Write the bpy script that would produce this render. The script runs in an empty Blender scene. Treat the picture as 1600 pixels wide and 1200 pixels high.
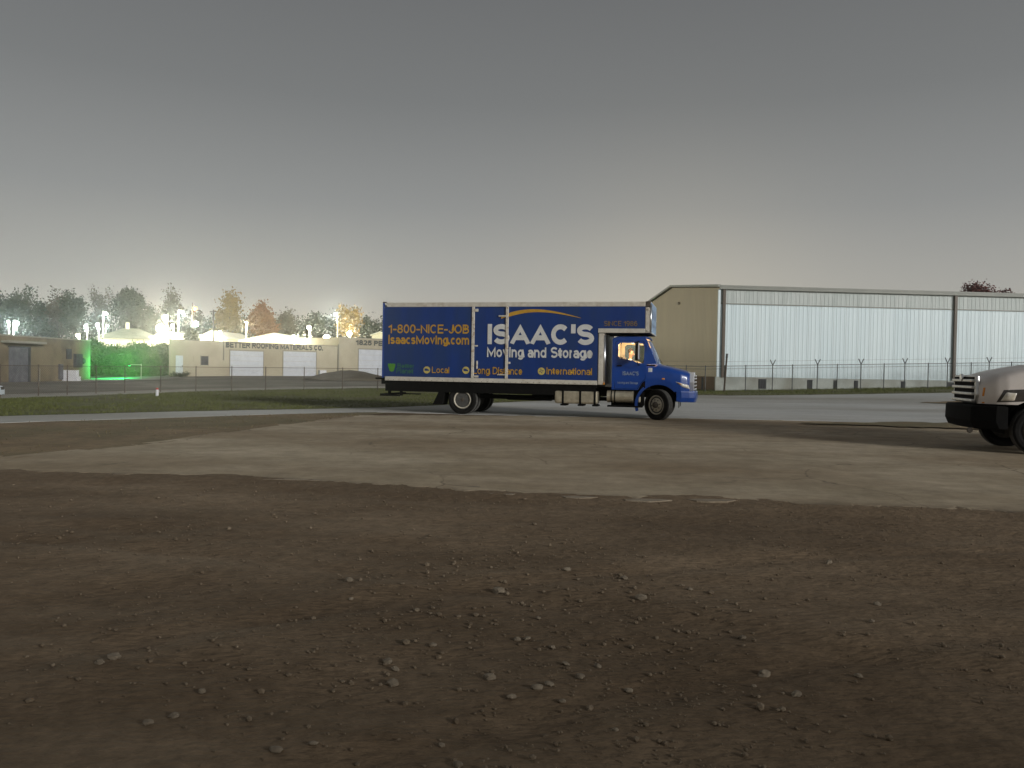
import bpy, bmesh, math, random
from mathutils import Vector, Matrix, noise
R_ = math.radians
scene = bpy.context.scene
col = scene.collection
# ------------------------------------------------------------------ camera
FPX, PITCH, ROLL, CAMZ = 1230.0, R_(1.07), R_(1.0), 1.57
CP = Vector((0, 0, CAMZ))
_f = Vector((0, math.cos(PITCH), -math.sin(PITCH)))
_u0 = Vector((0, math.sin(PITCH), math.cos(PITCH)))
_r0 = Vector((1, 0, 0))
_r = _r0 * math.cos(ROLL) + _u0 * math.sin(ROLL)
_u = _u0 * math.cos(ROLL) - _r0 * math.sin(ROLL)
cd = bpy.data.cameras.new('camera')
cd.sensor_width = 36; cd.lens = 36 * FPX / 1600; cd.clip_end = 3000; cd.clip_start = 0.05
cam = bpy.data.objects.new('camera', cd); col.objects.link(cam)
cam.matrix_world = Matrix(((_r.x, _u.x, -_f.x, 0), (_r.y, _u.y, -_f.y, 0), (_r.z, _u.z, -_f.z, CAMZ), (0, 0, 0, 1)))
scene.camera = cam
# ------------------------------------------------------------------ light: overcast night lit by a town
SUN_AZ, SUN_EL = R_(-42), R_(16)          # azimuth measured from +X
SUN_DIR = Vector((math.cos(SUN_AZ) * math.cos(SUN_EL), math.sin(SUN_AZ) * math.cos(SUN_EL), math.sin(SUN_EL)))
world = bpy.data.worlds.new('World'); scene.world = world; world.use_nodes = True
nt = world.node_tree; nt.nodes.clear()
def N(nt, t, **k):
    n = nt.nodes.new(t)
    for a, b in k.items(): setattr(n, a, b)
    return n
wo = N(nt, 'ShaderNodeOutputWorld'); bg = N(nt, 'ShaderNodeBackground')
sky = N(nt, 'ShaderNodeTexSky', sky_type='NISHITA'); sky.sun_disc = False
sky.sun_elevation = SUN_EL; sky.sun_rotation = math.pi / 2 - SUN_AZ
tc = N(nt, 'ShaderNodeTexCoord'); sx = N(nt, 'ShaderNodeSeparateXYZ'); nt.links.new(tc.outputs['Generated'], sx.inputs[0])
nz = N(nt, 'ShaderNodeTexNoise'); nz.inputs['Scale'].default_value = 1.3; nz.inputs['Detail'].default_value = 3
nt.links.new(tc.outputs['Generated'], nz.inputs['Vector'])
nm = N(nt, 'ShaderNodeMath', operation='MULTIPLY_ADD'); nm.inputs[1].default_value = 0.035; nm.inputs[2].default_value = -0.0175
nt.links.new(nz.outputs['Fac'], nm.inputs[0])
ad = N(nt, 'ShaderNodeMath', operation='ADD'); nt.links.new(sx.outputs['Z'], ad.inputs[0]); nt.links.new(nm.outputs[0], ad.inputs[1])
rp = N(nt, 'ShaderNodeValToRGB'); nt.links.new(ad.outputs[0], rp.inputs[0])
el = rp.color_ramp.elements
el[0].position = 0.0; el[0].color = (0.58, 0.53, 0.445, 1)
el[1].position = 1.0; el[1].color = (0.085, 0.087, 0.09, 1)
for p, c in ((0.05, (0.51, 0.475, 0.415)), (0.10, (0.40, 0.392, 0.362)), (0.2, (0.272, 0.276, 0.271)), (0.32, (0.186, 0.191, 0.190)), (0.5, (0.128, 0.131, 0.133))):
    e = el.new(p); e.color = (*c, 1)
mx = N(nt, 'ShaderNodeMix', data_type='RGBA'); mx.blend_type = 'ADD'; mx.inputs[0].default_value = 0.002
nt.links.new(rp.outputs[0], mx.inputs[6]); nt.links.new(sky.outputs[0], mx.inputs[7])
# warm town glow low over the horizon
dp = N(nt, 'ShaderNodeVectorMath', operation='DOT_PRODUCT'); dp.inputs[1].default_value = Vector((.20, .98, .05)).normalized(); nt.links.new(tc.outputs['Generated'], dp.inputs[0])
pwr = N(nt, 'ShaderNodeMath', operation='POWER'); mxx = N(nt, 'ShaderNodeMath', operation='MAXIMUM'); mxx.inputs[1].default_value = 0; nt.links.new(dp.outputs['Value'], mxx.inputs[0]); nt.links.new(mxx.outputs[0], pwr.inputs[0]); pwr.inputs[1].default_value = 70
gw = N(nt, 'ShaderNodeMix', data_type='RGBA'); gw.blend_type = 'ADD'; nt.links.new(pwr.outputs[0], gw.inputs[0]); nt.links.new(mx.outputs[2], gw.inputs[6]); gw.inputs[7].default_value = (.10, .078, .040, 1)
nt.links.new(gw.outputs[2], bg.inputs[0]); bg.inputs[1].default_value = 1.0
nt.links.new(bg.outputs[0], wo.inputs[0])
sd = bpy.data.lights.new('sun', 'SUN'); sd.energy = 2.3; sd.angle = R_(12); sd.color = (1.0, 0.985, 0.95)
so = bpy.data.objects.new('sun', sd); col.objects.link(so)
so.rotation_euler = (-SUN_DIR).to_track_quat('-Z', 'Y').to_euler()
vs = scene.view_settings; vs.view_transform = 'Standard'; vs.look = 'None'; vs.exposure = 0; vs.gamma = 1; vs.use_curve_mapping = False
scene.render.engine = 'CYCLES'
cy = scene.cycles
cy.use_denoising = True; cy.max_bounces = 6; cy.diffuse_bounces = 3; cy.glossy_bounces = 3; cy.transmission_bounces = 4
cy.volume_bounces = 0; cy.sample_clamp_indirect = 6; cy.transparent_max_bounces = 12
# ------------------------------------------------------------------ helpers
def ray(px, py): return _f + _r * ((px - 800) / FPX) - _u * ((py - 600) / FPX)
def at(px, py, Y): d = ray(px, py); return CP + d * (Y / d.y)
def gnd(px, py, z=0.0): d = ray(px, py); return CP + d * ((z - CAMZ) / d.z)
def sm(x, a, b):
    t = max(0.0, min(1.0, (x - a) / (b - a))); return t * t * (3 - 2 * t)
def H(x, y):
    a = sm(y, 36, 58)
    return (0.15 * a + 0.03 * max(0, min(x - 14, 30)) * a - 0.58 * math.exp(-((x + 46) ** 2 + (y - 76) ** 2) / 420.0))
def tag(o, label=None, cat=None, group=None, kind=None):
    for k, v in (('label', label), ('category', cat), ('group', group), ('kind', kind)):
        if v: o[k] = v
    return o
def empty(name, loc=(0, 0, 0), rz=0.0, label=None, cat=None, group=None):
    o = bpy.data.objects.new(name, None); col.objects.link(o); o.location = loc; o.rotation_euler = (0, 0, rz)
    o.empty_display_size = 0.3
    return tag(o, label, cat, group)
class MB:
    def __init__(s): s.v = []; s.f = []
    def add(s, vs, fs):
        b = len(s.v); s.v += [tuple(q) for q in vs]; s.f += [tuple(i + b for i in q) for q in fs]; return s
    def box(s, x0, x1, y0, y1, z0, z1):
        return s.add([(x0, y0, z0), (x1, y0, z0), (x1, y1, z0), (x0, y1, z0), (x0, y0, z1), (x1, y0, z1), (x1, y1, z1), (x0, y1, z1)],
                     [(0, 3, 2, 1), (4, 5, 6, 7), (0, 1, 5, 4), (1, 2, 6, 5), (2, 3, 7, 6), (3, 0, 4, 7)])
    def tube(s, pts, rad, n=6, cap=True):
        pts = [Vector(p) for p in pts]; rings = []
        if not hasattr(rad, '__len__'): rad = [rad] * len(pts)
        for i, p in enumerate(pts):
            d = (pts[min(i + 1, len(pts) - 1)] - pts[max(i - 1, 0)]).normalized()
            a = d.cross(Vector((0, 0, 1)) if abs(d.z) < .95 else Vector((1, 0, 0))).normalized(); b = d.cross(a)
            rings.append([p + (a * math.cos(2 * math.pi * k / n) + b * math.sin(2 * math.pi * k / n)) * rad[i] for k in range(n)])
        return s.loft(rings, True, cap)
    def loft(s, rings, closed=True, cap=False):
        n = len(rings[0]); vs = [q for r in rings for q in r]; fs = []
        for i in range(len(rings) - 1):
            for k in range(n if closed else n - 1):
                k2 = (k + 1) % n
                fs.append((i * n + k, i * n + k2, (i + 1) * n + k2, (i + 1) * n + k))
        if cap: fs.append(tuple(range(n - 1, -1, -1))); fs.append(tuple((len(rings) - 1) * n + k for k in range(n)))
        return s.add(vs, fs)
    def lathe_y(s, prof, c, n=32, rot=0.0, cap=True):      # prof: (radius, y) list; axis along y, turned by rot about z
        rings = []
        for (r, y) in prof:
            ring = []
            for k in range(n):
                a = 2 * math.pi * k / n; p = Vector((r * math.cos(a), y, r * math.sin(a)))
                p.rotate(Matrix.Rotation(rot, 3, 'Z')); ring.append(p + Vector(c))
            rings.append(ring)
        return s.loft(rings, True, cap)
    def poly(s, pts): return s.add(pts, [tuple(range(len(pts)))])
    def prism(s, pts, vec):                      # pts: planar loop (Vectors), extruded by vec
        pts = [Vector(p) for p in pts]; v = Vector(vec); n = len(pts)
        return s.add(pts + [p + v for p in pts], [tuple(range(n)), tuple(range(2 * n - 1, n - 1, -1))] + [(i, i + n, (i + 1) % n + n, (i + 1) % n) for i in range(n)])
    def build(s, name, mat, parent=None, smooth=False, bevel=0.0, fix=True):
        me = bpy.data.meshes.new(name); me.from_pydata(s.v, [], s.f)
        if fix:
            bm = bmesh.new(); bm.from_mesh(me); bmesh.ops.recalc_face_normals(bm, faces=bm.faces); bm.to_mesh(me); bm.free()
        me.materials.append(mat)
        o = bpy.data.objects.new(name, me); col.objects.link(o)
        if parent: o.parent = parent
        if smooth: me.polygons.foreach_set('use_smooth', [True] * len(me.polygons))
        if bevel:
            m = o.modifiers.new('bevel', 'BEVEL'); m.width = bevel; m.segments = 2; m.limit_method = 'ANGLE'; m.angle_limit = R_(40)
        return o
def bx(name, mat, parent, x0, x1, y0, y1, z0, z1, bevel=0.0): return MB().box(x0, x1, y0, y1, z0, z1).build(name, mat, parent, bevel=bevel)
def copy_tree(o, parent=None):
    c = o.copy(); col.objects.link(c); c.parent = parent
    for ch in list(o.children): copy_tree(ch, c)
    return c
# ------------------------------------------------------------------ materials
def pmat(name, c1, c2=None, scale=3.0, rough=0.7, metal=0.0, bump=0.0, bscale=None, coords='pos', detail=6, stretch=(1, 1, 1), spec=0.5, c3=None, s3=0.3, w=(0.35, 0.65), coat=0.0):
    m = bpy.data.materials.new(name); m.use_nodes = True; t = m.node_tree; b = t.nodes['Principled BSDF']
    b.inputs['Roughness'].default_value = rough; b.inputs['Metallic'].default_value = metal
    b.inputs['Specular IOR Level'].default_value = spec; b.inputs['Coat Weight'].default_value = coat
    if c2 is None and not bump:
        b.inputs['Base Color'].default_value = (*c1, 1); return m
    if coords == 'pos': g = N(t, 'ShaderNodeNewGeometry').outputs['Position']
    else: g = N(t, 'ShaderNodeTexCoord').outputs['Object']
    mp = N(t, 'ShaderNodeMapping'); mp.inputs['Scale'].default_value = stretch; t.links.new(g, mp.inputs[0]); V = mp.outputs[0]
    c2 = c2 or c1
    n1 = N(t, 'ShaderNodeTexNoise'); n1.inputs['Scale'].default_value = scale; n1.inputs['Detail'].default_value = detail; n1.inputs['Roughness'].default_value = 0.62
    t.links.new(V, n1.inputs['Vector'])
    r = N(t, 'ShaderNodeValToRGB'); t.links.new(n1.outputs['Fac'], r.inputs[0])
    r.color_ramp.elements[0].position = w[0]; r.color_ramp.elements[0].color = (*c1, 1)
    r.color_ramp.elements[1].position = w[1]; r.color_ramp.elements[1].color = (*c2, 1)
    out = r.outputs[0]
    if c3 is not None:
        n2 = N(t, 'ShaderNodeTexNoise'); n2.inputs['Scale'].default_value = s3; n2.inputs['Detail'].default_value = 5
        t.links.new(V, n2.inputs['Vector'])
        r2 = N(t, 'ShaderNodeValToRGB'); t.links.new(n2.outputs['Fac'], r2.inputs[0])
        r2.color_ramp.elements[0].position = 0.42; r2.color_ramp.elements[0].color = (0, 0, 0, 1)
        r2.color_ramp.elements[1].position = 0.66; r2.color_ramp.elements[1].color = (1, 1, 1, 1)
        x = N(t, 'ShaderNodeMix', data_type='RGBA'); t.links.new(r2.outputs[0], x.inputs[0]); t.links.new(out, x.inputs[6]); x.inputs[7].default_value = (*c3, 1)
        out = x.outputs[2]
    t.links.new(out, b.inputs['Base Color'])
    if bump:
        n3 = N(t, 'ShaderNodeTexNoise'); n3.inputs['Scale'].default_value = bscale or scale * 6; n3.inputs['Detail'].default_value = 4; t.links.new(V, n3.inputs['Vector'])
        bp = N(t, 'ShaderNodeBump'); bp.inputs['Strength'].default_value = 0.6; bp.inputs['Distance'].default_value = bump
        t.links.new(n3.outputs['Fac'], bp.inputs['Height']); t.links.new(bp.outputs[0], b.inputs['Normal'])
    return m
def emat(name, c, s):
    m = bpy.data.materials.new(name); m.use_nodes = True; b = m.node_tree.nodes['Principled BSDF']
    b.inputs['Base Color'].default_value = (*c, 1); b.inputs['Emission Color'].default_value = (*c, 1); b.inputs['Emission Strength'].default_value = s
    return m
def gmat(name, tint=(0.9, 0.95, 0.93), trans=0.85):
    m = bpy.data.materials.new(name); m.use_nodes = True; t = m.node_tree; t.nodes.clear()
    o = N(t, 'ShaderNodeOutputMaterial'); a = N(t, 'ShaderNodeBsdfTransparent'); g = N(t, 'ShaderNodeBsdfGlossy'); x = N(t, 'ShaderNodeMixShader'); fr = N(t, 'ShaderNodeFresnel')
    fr.inputs[0].default_value = 1.5; a.inputs[0].default_value = (*[q * trans for q in tint], 1); g.inputs['Roughness'].default_value = 0.03
    t.links.new(fr.outputs[0], x.inputs[0]); t.links.new(a.outputs[0], x.inputs[1]); t.links.new(g.outputs[0], x.inputs[2]); t.links.new(x.outputs[0], o.inputs[0])
    return m
def add_cracks(m, scale, width, dark):
    t = m.node_tree; b = t.nodes['Principled BSDF']; src = b.inputs['Base Color'].links[0].from_socket
    g = N(t, 'ShaderNodeNewGeometry'); nz_ = N(t, 'ShaderNodeTexNoise'); nz_.inputs['Scale'].default_value = 1.4; nz_.inputs['Detail'].default_value = 5; t.links.new(g.outputs['Position'], nz_.inputs['Vector'])
    mx_ = N(t, 'ShaderNodeMix', data_type='VECTOR'); mx_.inputs[0].default_value = .35; t.links.new(g.outputs['Position'], mx_.inputs[4]); t.links.new(nz_.outputs['Color'], mx_.inputs[5])
    vo = N(t, 'ShaderNodeTexVoronoi', feature='DISTANCE_TO_EDGE'); vo.inputs['Scale'].default_value = scale; t.links.new(mx_.outputs[1], vo.inputs['Vector'])
    lt = N(t, 'ShaderNodeMapRange'); lt.inputs[1].default_value = 0; lt.inputs[2].default_value = width; lt.inputs[3].default_value = 1; lt.inputs[4].default_value = 0; t.links.new(vo.outputs['Distance'], lt.inputs[0])
    n2 = N(t, 'ShaderNodeTexNoise'); n2.inputs['Scale'].default_value = .35; t.links.new(g.outputs['Position'], n2.inputs['Vector'])
    th = N(t, 'ShaderNodeMapRange'); th.inputs[1].default_value = .45; th.inputs[2].default_value = .6; t.links.new(n2.outputs['Fac'], th.inputs[0])
    mu = N(t, 'ShaderNodeMath', operation='MULTIPLY'); t.links.new(lt.outputs[0], mu.inputs[0]); t.links.new(th.outputs[0], mu.inputs[1])
    x = N(t, 'ShaderNodeMix', data_type='RGBA'); t.links.new(mu.outputs[0], x.inputs[0]); t.links.new(src, x.inputs[6]); x.inputs[7].default_value = (*dark, 1); t.links.new(x.outputs[2], b.inputs['Base Color'])
M = dict(
 gravel=pmat('gravel', (0.175, 0.122, 0.074), (0.265, 0.195, 0.126), 0.55, 0.95, bump=0.035, bscale=16, c3=(0.135, 0.093, 0.056), s3=0.22, stretch=(0.75, 1.6, 1), spec=0.2, detail=12),
 concrete=pmat('old_concrete', (0.34, 0.275, 0.185), (0.50, 0.415, 0.30), 0.5, 0.9, bump=0.012, bscale=9, c3=(0.26, 0.19, 0.115), s3=0.16, stretch=(0.7, 1.4, 1), spec=0.25, detail=10),
 slab=pmat('slab_piece', (0.20, 0.155, 0.105), (0.31, 0.255, 0.185), 3, 0.95, bump=0.01, bscale=20),
 road=pmat('pale_road', (0.44, 0.44, 0.42), (0.58, 0.58, 0.56), 0.25, 0.85, bump=0.006, bscale=8, c3=(0.33, 0.31, 0.27), s3=0.10, stretch=(0.5, 1.2, 1), spec=0.3),
 path=pmat('path_concrete', (0.30, 0.28, 0.24), (0.40, 0.375, 0.33), 0.7, 0.9, bump=0.006, bscale=8),
 dirt=pmat('brown_dirt', (0.16, 0.105, 0.048), (0.26, 0.18, 0.095), 0.7, 0.95, bump=0.03, bscale=7, c3=(0.12, 0.10, 0.04), s3=0.3),
 lotgravel=pmat('far_lot_gravel', (0.13, 0.115, 0.09), (0.23, 0.21, 0.175), 0.25, 0.95, bump=0.03, bscale=5, c3=(0.10, 0.085, 0.06), s3=0.1),
 turf=pmat('turf', (0.075, 0.085, 0.016), (0.13, 0.135, 0.03), 0.6, 0.95, bump=0.05, bscale=10, c3=(0.10, 0.085, 0.04), s3=0.25),
 grass=pmat('grass_blades', (0.075, 0.09, 0.015), (0.125, 0.135, 0.03), 1.5, 0.7),
 drygrass=pmat('dry_grass_blades', (0.12, 0.09, 0.04), (0.2, 0.16, 0.08), 1.5, 0.8),
 stone=pmat('stone', (0.17, 0.135, 0.095), (0.29, 0.24, 0.175), 7, 0.9, bump=0.006, bscale=40),
 pebble=pmat('pebbles', (0.15, 0.11, 0.07), (0.27, 0.215, 0.15), 9, 0.95, w=(0.4, 0.7)),
 blue=pmat('blue_body', (0.004, 0.046, 0.25), (0.007, 0.056, 0.30), 1.2, 0.35, spec=0.5, coat=0.3, coords='obj'),
 bluevan=pmat('blue_panel', (0.006, 0.034, 0.175), (0.009, 0.043, 0.21), 1.6, 0.42, coords='obj', stretch=(1.6, 1, .35), c3=(.016, .045, .15), s3=.9),
 rail=pmat('white_rail', (0.52, 0.47, 0.39), (0.70, 0.66, 0.58), 6, 0.5, coords='obj', bump=0.002, bscale=30, c3=(0.6, 0.57, 0.5), s3=1.5),
 rustrail=pmat('worn_white_post', (0.36, 0.22, 0.10), (0.66, 0.62, 0.55), 9, 0.55, coords='obj', w=(0.32, 0.48)),
 alu=pmat('aluminium', (0.62, 0.62, 0.6), (0.75, 0.75, 0.73), 5, 0.38, 0.75, coords='obj'),
 tank=pmat('dull_tank', (0.42, 0.37, 0.27), (0.62, 0.56, 0.43), 5, 0.45, 0.55, coords='obj'),
 chrome=pmat('chrome', (0.82, 0.84, 0.86), None, rough=0.3, metal=1.0),
 brightw=pmat('bright_trim', (0.7, 0.71, 0.72), None, rough=0.25, metal=0.35),
 black=pmat('black_frame', (0.0035, 0.0035, 0.0035), (0.007, 0.0065, 0.006), 6, 0.85, coords='obj', spec=0.15),
 rubber=pmat('tyre_rubber', (0.007, 0.0065, 0.006), (0.015, 0.014, 0.013), 12, 0.9, coords='obj', spec=0.2),
 tread=pmat('tyre_tread', (0.06, 0.058, 0.053), (0.10, 0.097, 0.09), 12, 0.95, coords='obj', bump=0.01, bscale=30),
 rim=pmat('wheel_rim', (0.46, 0.42, 0.33), (0.66, 0.61, 0.50), 8, 0.55, coords='obj'),
 hubd=pmat('hub_dirty', (0.05, 0.04, 0.03), (0.11, 0.09, 0.07), 9, 0.7, coords='obj'),
 white=pmat('white_paint', (0.66, 0.60, 0.55), (0.74, 0.68, 0.63), 2, 0.4, coords='obj', coat=0.2),
 lettw=pmat('white_lettering', (0.62, 0.62, 0.6), (0.72, 0.72, 0.7), 5, 0.5, coords='obj'),
 lettg=pmat('gold_lettering', (0.50, 0.27, 0.03), (0.58, 0.33, 0.04), 5, 0.5, coords='obj'),
 lettd=pmat('faded_gold_lettering', (0.20, 0.13, 0.05), (0.26, 0.17, 0.06), 5, 0.5, coords='obj'),
 lettgr=pmat('green_print', (0.08, 0.26, 0.03), (0.10, 0.30, 0.04), 5, 0.5, coords='obj'),
 lettgd=pmat('dark_green_print', (0.03, 0.13, 0.09), (0.04, 0.16, 0.1), 5, 0.5, coords='obj'),
 badge=pmat('yellow_badge', (0.55, 0.45, 0.12), (0.62, 0.5, 0.16), 5, 0.5, coords='obj'),
 lettk=pmat('black_lettering', (0.03, 0.032, 0.03), (0.065, 0.065, 0.055), 3, 0.7),
 faint=pmat('faint_lettering', (0.24, 0.3, 0.42), None, rough=0.5),
 peakface=pmat('pale_blue_face', (0.17, 0.27, 0.42), (0.24, 0.35, 0.5), 2.5, 0.45, coords='obj'),
 glass=gmat('glass'), smoke=gmat('headlight_glass', (1, 1, 1), 0.9),
 liner=pmat('cab_lining', (0.68, 0.55, 0.40), (0.75, 0.62, 0.46), 3, 0.8, coords='obj'),
 seat=pmat('seat_cloth', (0.14, 0.12, 0.11), None, rough=0.9),
 amber=pmat('amber_lens', (0.75, 0.28, 0.03), None, rough=0.25), red=pmat('red_lens', (0.5, 0.03, 0.02), None, rough=0.3),
 lens=pmat('headlight_lens', (0.62, 0.56, 0.44), (0.75, 0.72, 0.66), 9, 0.15, coords='obj'),
 lensd=pmat('headlight_dark', (0.05, 0.045, 0.04), (0.09, 0.08, 0.07), 9, 0.2, coords='obj'),
 skin=pmat('skin', (0.42, 0.24, 0.16), None, rough=0.6), shirt=pmat('white_shirt', (0.7, 0.68, 0.7), None, rough=0.85), hair=pmat('dark_hair', (0.03, 0.02, 0.015), None, rough=0.8), jeans=pmat('jeans', (0.03, 0.04, 0.08), None, rough=0.9),
 panel=pmat('white_sheet_metal', (0.70, 0.82, 0.86), (0.76, 0.87, 0.90), 0.6, 0.5, stretch=(1, 1, 0.15)),
 skyl=pmat('translucent_sheet', (0.25, 0.30, 0.28), (0.42, 0.48, 0.45), 0.9, 0.5, stretch=(2.2, 2.2, 0.2)),
 tan=pmat('tan_sheet_metal', (0.53, 0.42, 0.265), (0.58, 0.465, 0.29), 0.5, 0.55, stretch=(1, 1, 0.2)),
 trim=pmat('roof_trim', (0.22, 0.23, 0.20), (0.27, 0.275, 0.24), 0.5, 0.5),
 pipe=pmat('brown_pipe', (0.085, 0.065, 0.045), (0.12, 0.09, 0.065), 0.8, 0.5),
 basew=pmat('base_concrete', (0.42, 0.45, 0.42), (0.55, 0.58, 0.54), 0.8, 0.9, c3=(0.36, 0.36, 0.31), s3=0.5),
 baseb=pmat('brown_base', (0.2, 0.13, 0.075), (0.26, 0.17, 0.10), 0.7, 0.9),
 dark=pmat('dark_opening', (0.035, 0.035, 0.037), (0.07, 0.07, 0.075), 2, 0.8),
 galv=pmat('galvanised', (0.06, 0.065, 0.065), (0.11, 0.115, 0.11), 4, 0.6, 0.2),
 rust=pmat('rusty_steel', (0.065, 0.05, 0.038), (0.12, 0.095, 0.075), 5, 0.8),
 cream=pmat('cream_wall', (0.42, 0.37, 0.265), (0.49, 0.44, 0.325), 0.35, 0.9, c3=(0.36, 0.31, 0.22), s3=0.15),
 creamd=pmat('dull_cream_wall', (0.18, 0.145, 0.085), (0.23, 0.185, 0.115), 0.35, 0.9, c3=(0.11, 0.085, 0.055), s3=0.4),
 door=pmat('grey_door', (0.50, 0.52, 0.56), (0.57, 0.59, 0.63), 1.5, 0.6),
 doord=pmat('dark_grey_door', (0.08, 0.08, 0.095), (0.16, 0.16, 0.17), 1.2, 0.6),
 coping=pmat('coping', (0.26, 0.24, 0.19), None, rough=0.7),
 bark=pmat('bark', (0.05, 0.04, 0.03), (0.10, 0.085, 0.065), 1.5, 0.95),
 leafd=pmat('leaves_dark', (0.035, 0.05, 0.02), (0.065, 0.075, 0.03), 0.4, 0.8),
 leafb=pmat('leaves_brown', (0.08, 0.065, 0.035), (0.12, 0.10, 0.05), 0.4, 0.8),
 leafo=pmat('leaves_orange', (0.17, 0.075, 0.02), (0.26, 0.12, 0.035), 0.4, 0.8),
 leafy=pmat('leaves_gold', (0.20, 0.13, 0.03), (0.30, 0.20, 0.05), 0.4, 0.8),
 leafr=pmat('leaves_red', (0.10, 0.03, 0.025), (0.16, 0.05, 0.04), 0.6, 0.8),
 leafg=pmat('leaves_green', (0.05, 0.11, 0.025), (0.10, 0.18, 0.04), 0.7, 0.8),
 roofw=pmat('pale_metal_roof', (0.6, 0.58, 0.48), (0.68, 0.66, 0.56), 0.4, 0.6),
 housew=pmat('house_wall', (0.5, 0.47, 0.33), (0.57, 0.53, 0.38), 0.4, 0.9), rooft=pmat('house_roof', (0.22, 0.23, 0.16), (0.3, 0.3, 0.22), 0.8, 0.9),
 wood=pmat('pole_wood', (0.07, 0.055, 0.045), (0.12, 0.10, 0.08), 2, 0.9),
 polew=pmat('pale_lamp_pole', (0.6, 0.58, 0.45), None, rough=0.6),
 carw=pmat('pale_car_paint', (0.55, 0.60, 0.64), None, rough=0.3, coat=0.4), carton=pmat('white_plastic', (0.72, 0.72, 0.75), None, rough=0.6),
 win=emat('lit_window', (1.0, 0.93, 0.75), 2.2), ecool=emat('lamp_cool', (0.88, 1.0, 0.95), 24), ewarm=emat('lamp_warm', (1.0, 0.93, 0.62), 26), eor=emat('lamp_orange', (1.0, 0.33, 0.06), 7),
 ebig=emat('lamp_flood', (1.0, 0.96, 0.75), 40), egreen=emat('lamp_green', (0.03, 1.0, 0.25), 6), edome=emat('dome_lamp', (1.0, 0.72, 0.45), 25),
)
add_cracks(M['concrete'], .6, .010, (.17, .135, .09))
def add_dirt(m):       # loose soil trodden over the pavement near its broken edge
    t = m.node_tree; b = t.nodes['Principled BSDF']; src = b.inputs['Base Color'].links[0].from_socket
    at_ = N(t, 'ShaderNodeAttribute'); at_.attribute_name = 'dirt'; g = N(t, 'ShaderNodeNewGeometry')
    mp = N(t, 'ShaderNodeMapping'); mp.inputs['Scale'].default_value = (.6, 1.5, 1); t.links.new(g.outputs['Position'], mp.inputs[0])
    n = N(t, 'ShaderNodeTexNoise'); n.inputs['Scale'].default_value = 1.1; n.inputs['Detail'].default_value = 8; n.inputs['Roughness'].default_value = .68; t.links.new(mp.outputs[0], n.inputs['Vector'])
    a = N(t, 'ShaderNodeMath', operation='ADD'); t.links.new(at_.outputs['Fac'], a.inputs[0]); t.links.new(n.outputs['Fac'], a.inputs[1])
    r = N(t, 'ShaderNodeMapRange'); r.inputs[1].default_value = .72; r.inputs[2].default_value = 1.12; t.links.new(a.outputs[0], r.inputs[0])
    x = N(t, 'ShaderNodeMix', data_type='RGBA'); t.links.new(r.outputs[0], x.inputs[0]); t.links.new(src, x.inputs[6]); x.inputs[7].default_value = (.17, .128, .085, 1); t.links.new(x.outputs[2], b.inputs['Base Color'])
add_dirt(M['concrete'])
def add_speckle(m, scale, lo, hi):       # fine grit
    t = m.node_tree; b = t.nodes['Principled BSDF']; src = b.inputs['Base Color'].links[0].from_socket
    g = N(t, 'ShaderNodeNewGeometry'); n = N(t, 'ShaderNodeTexNoise'); n.inputs['Scale'].default_value = scale; n.inputs['Detail'].default_value = 9; n.inputs['Roughness'].default_value = .75; t.links.new(g.outputs['Position'], n.inputs['Vector'])
    r = N(t, 'ShaderNodeMapRange'); r.inputs[1].default_value = .3; r.inputs[2].default_value = .7; r.inputs[3].default_value = lo; r.inputs[4].default_value = hi; t.links.new(n.outputs['Fac'], r.inputs[0])
    x = N(t, 'ShaderNodeMix', data_type='RGBA'); x.blend_type = 'MULTIPLY'; x.inputs[0].default_value = 1; t.links.new(src, x.inputs[6]); t.links.new(r.outputs[0], x.inputs[7]); t.links.new(x.outputs[2], b.inputs['Base Color'])
add_speckle(M['concrete'], 2.2, .74, 1.24); add_speckle(M['gravel'], 7, .7, 1.28); add_speckle(M['road'], 3, .88, 1.12); add_speckle(M['dirt'], 4, .7, 1.3)
# ------------------------------------------------------------------ ground
def lin(a, b, n): return [a + (b - a) * i / n for i in range(n)]
gx = lin(-700, -100, 10) + lin(-100, -15, 34) + lin(-15, 15, 230) + lin(15, 100, 34) + lin(100, 700, 10) + [700]
gy = lin(-60, 0, 8) + lin(0, 13, 105) + lin(13, 60, 32) + lin(60, 140, 32) + lin(140, 900, 16) + [900]
EDGE = [(-30, 14.2), (-10.5, 11.7), (-7.28, 11.21), (-3.57, 10.95), (0.02, 9.98), (3.15, 9.58), (6.04, 9.21), (22, 7.6)]
def interp(P, x):
    for (a, b), (c, d) in zip(P, P[1:]):
        if x <= c: return b + (d - b) * (x - a) / (c - a)
    return P[-1][1]
def edge_off(x): return .35 * noise.noise(Vector((x * .6, 0, 4))) + .16 * noise.noise(Vector((x * 2.3, 0, 8))) + .10 * noise.noise(Vector((x * 6.1, 0, 14))) + .05 * noise.noise(Vector((x * 15, 0, 19)))
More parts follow.
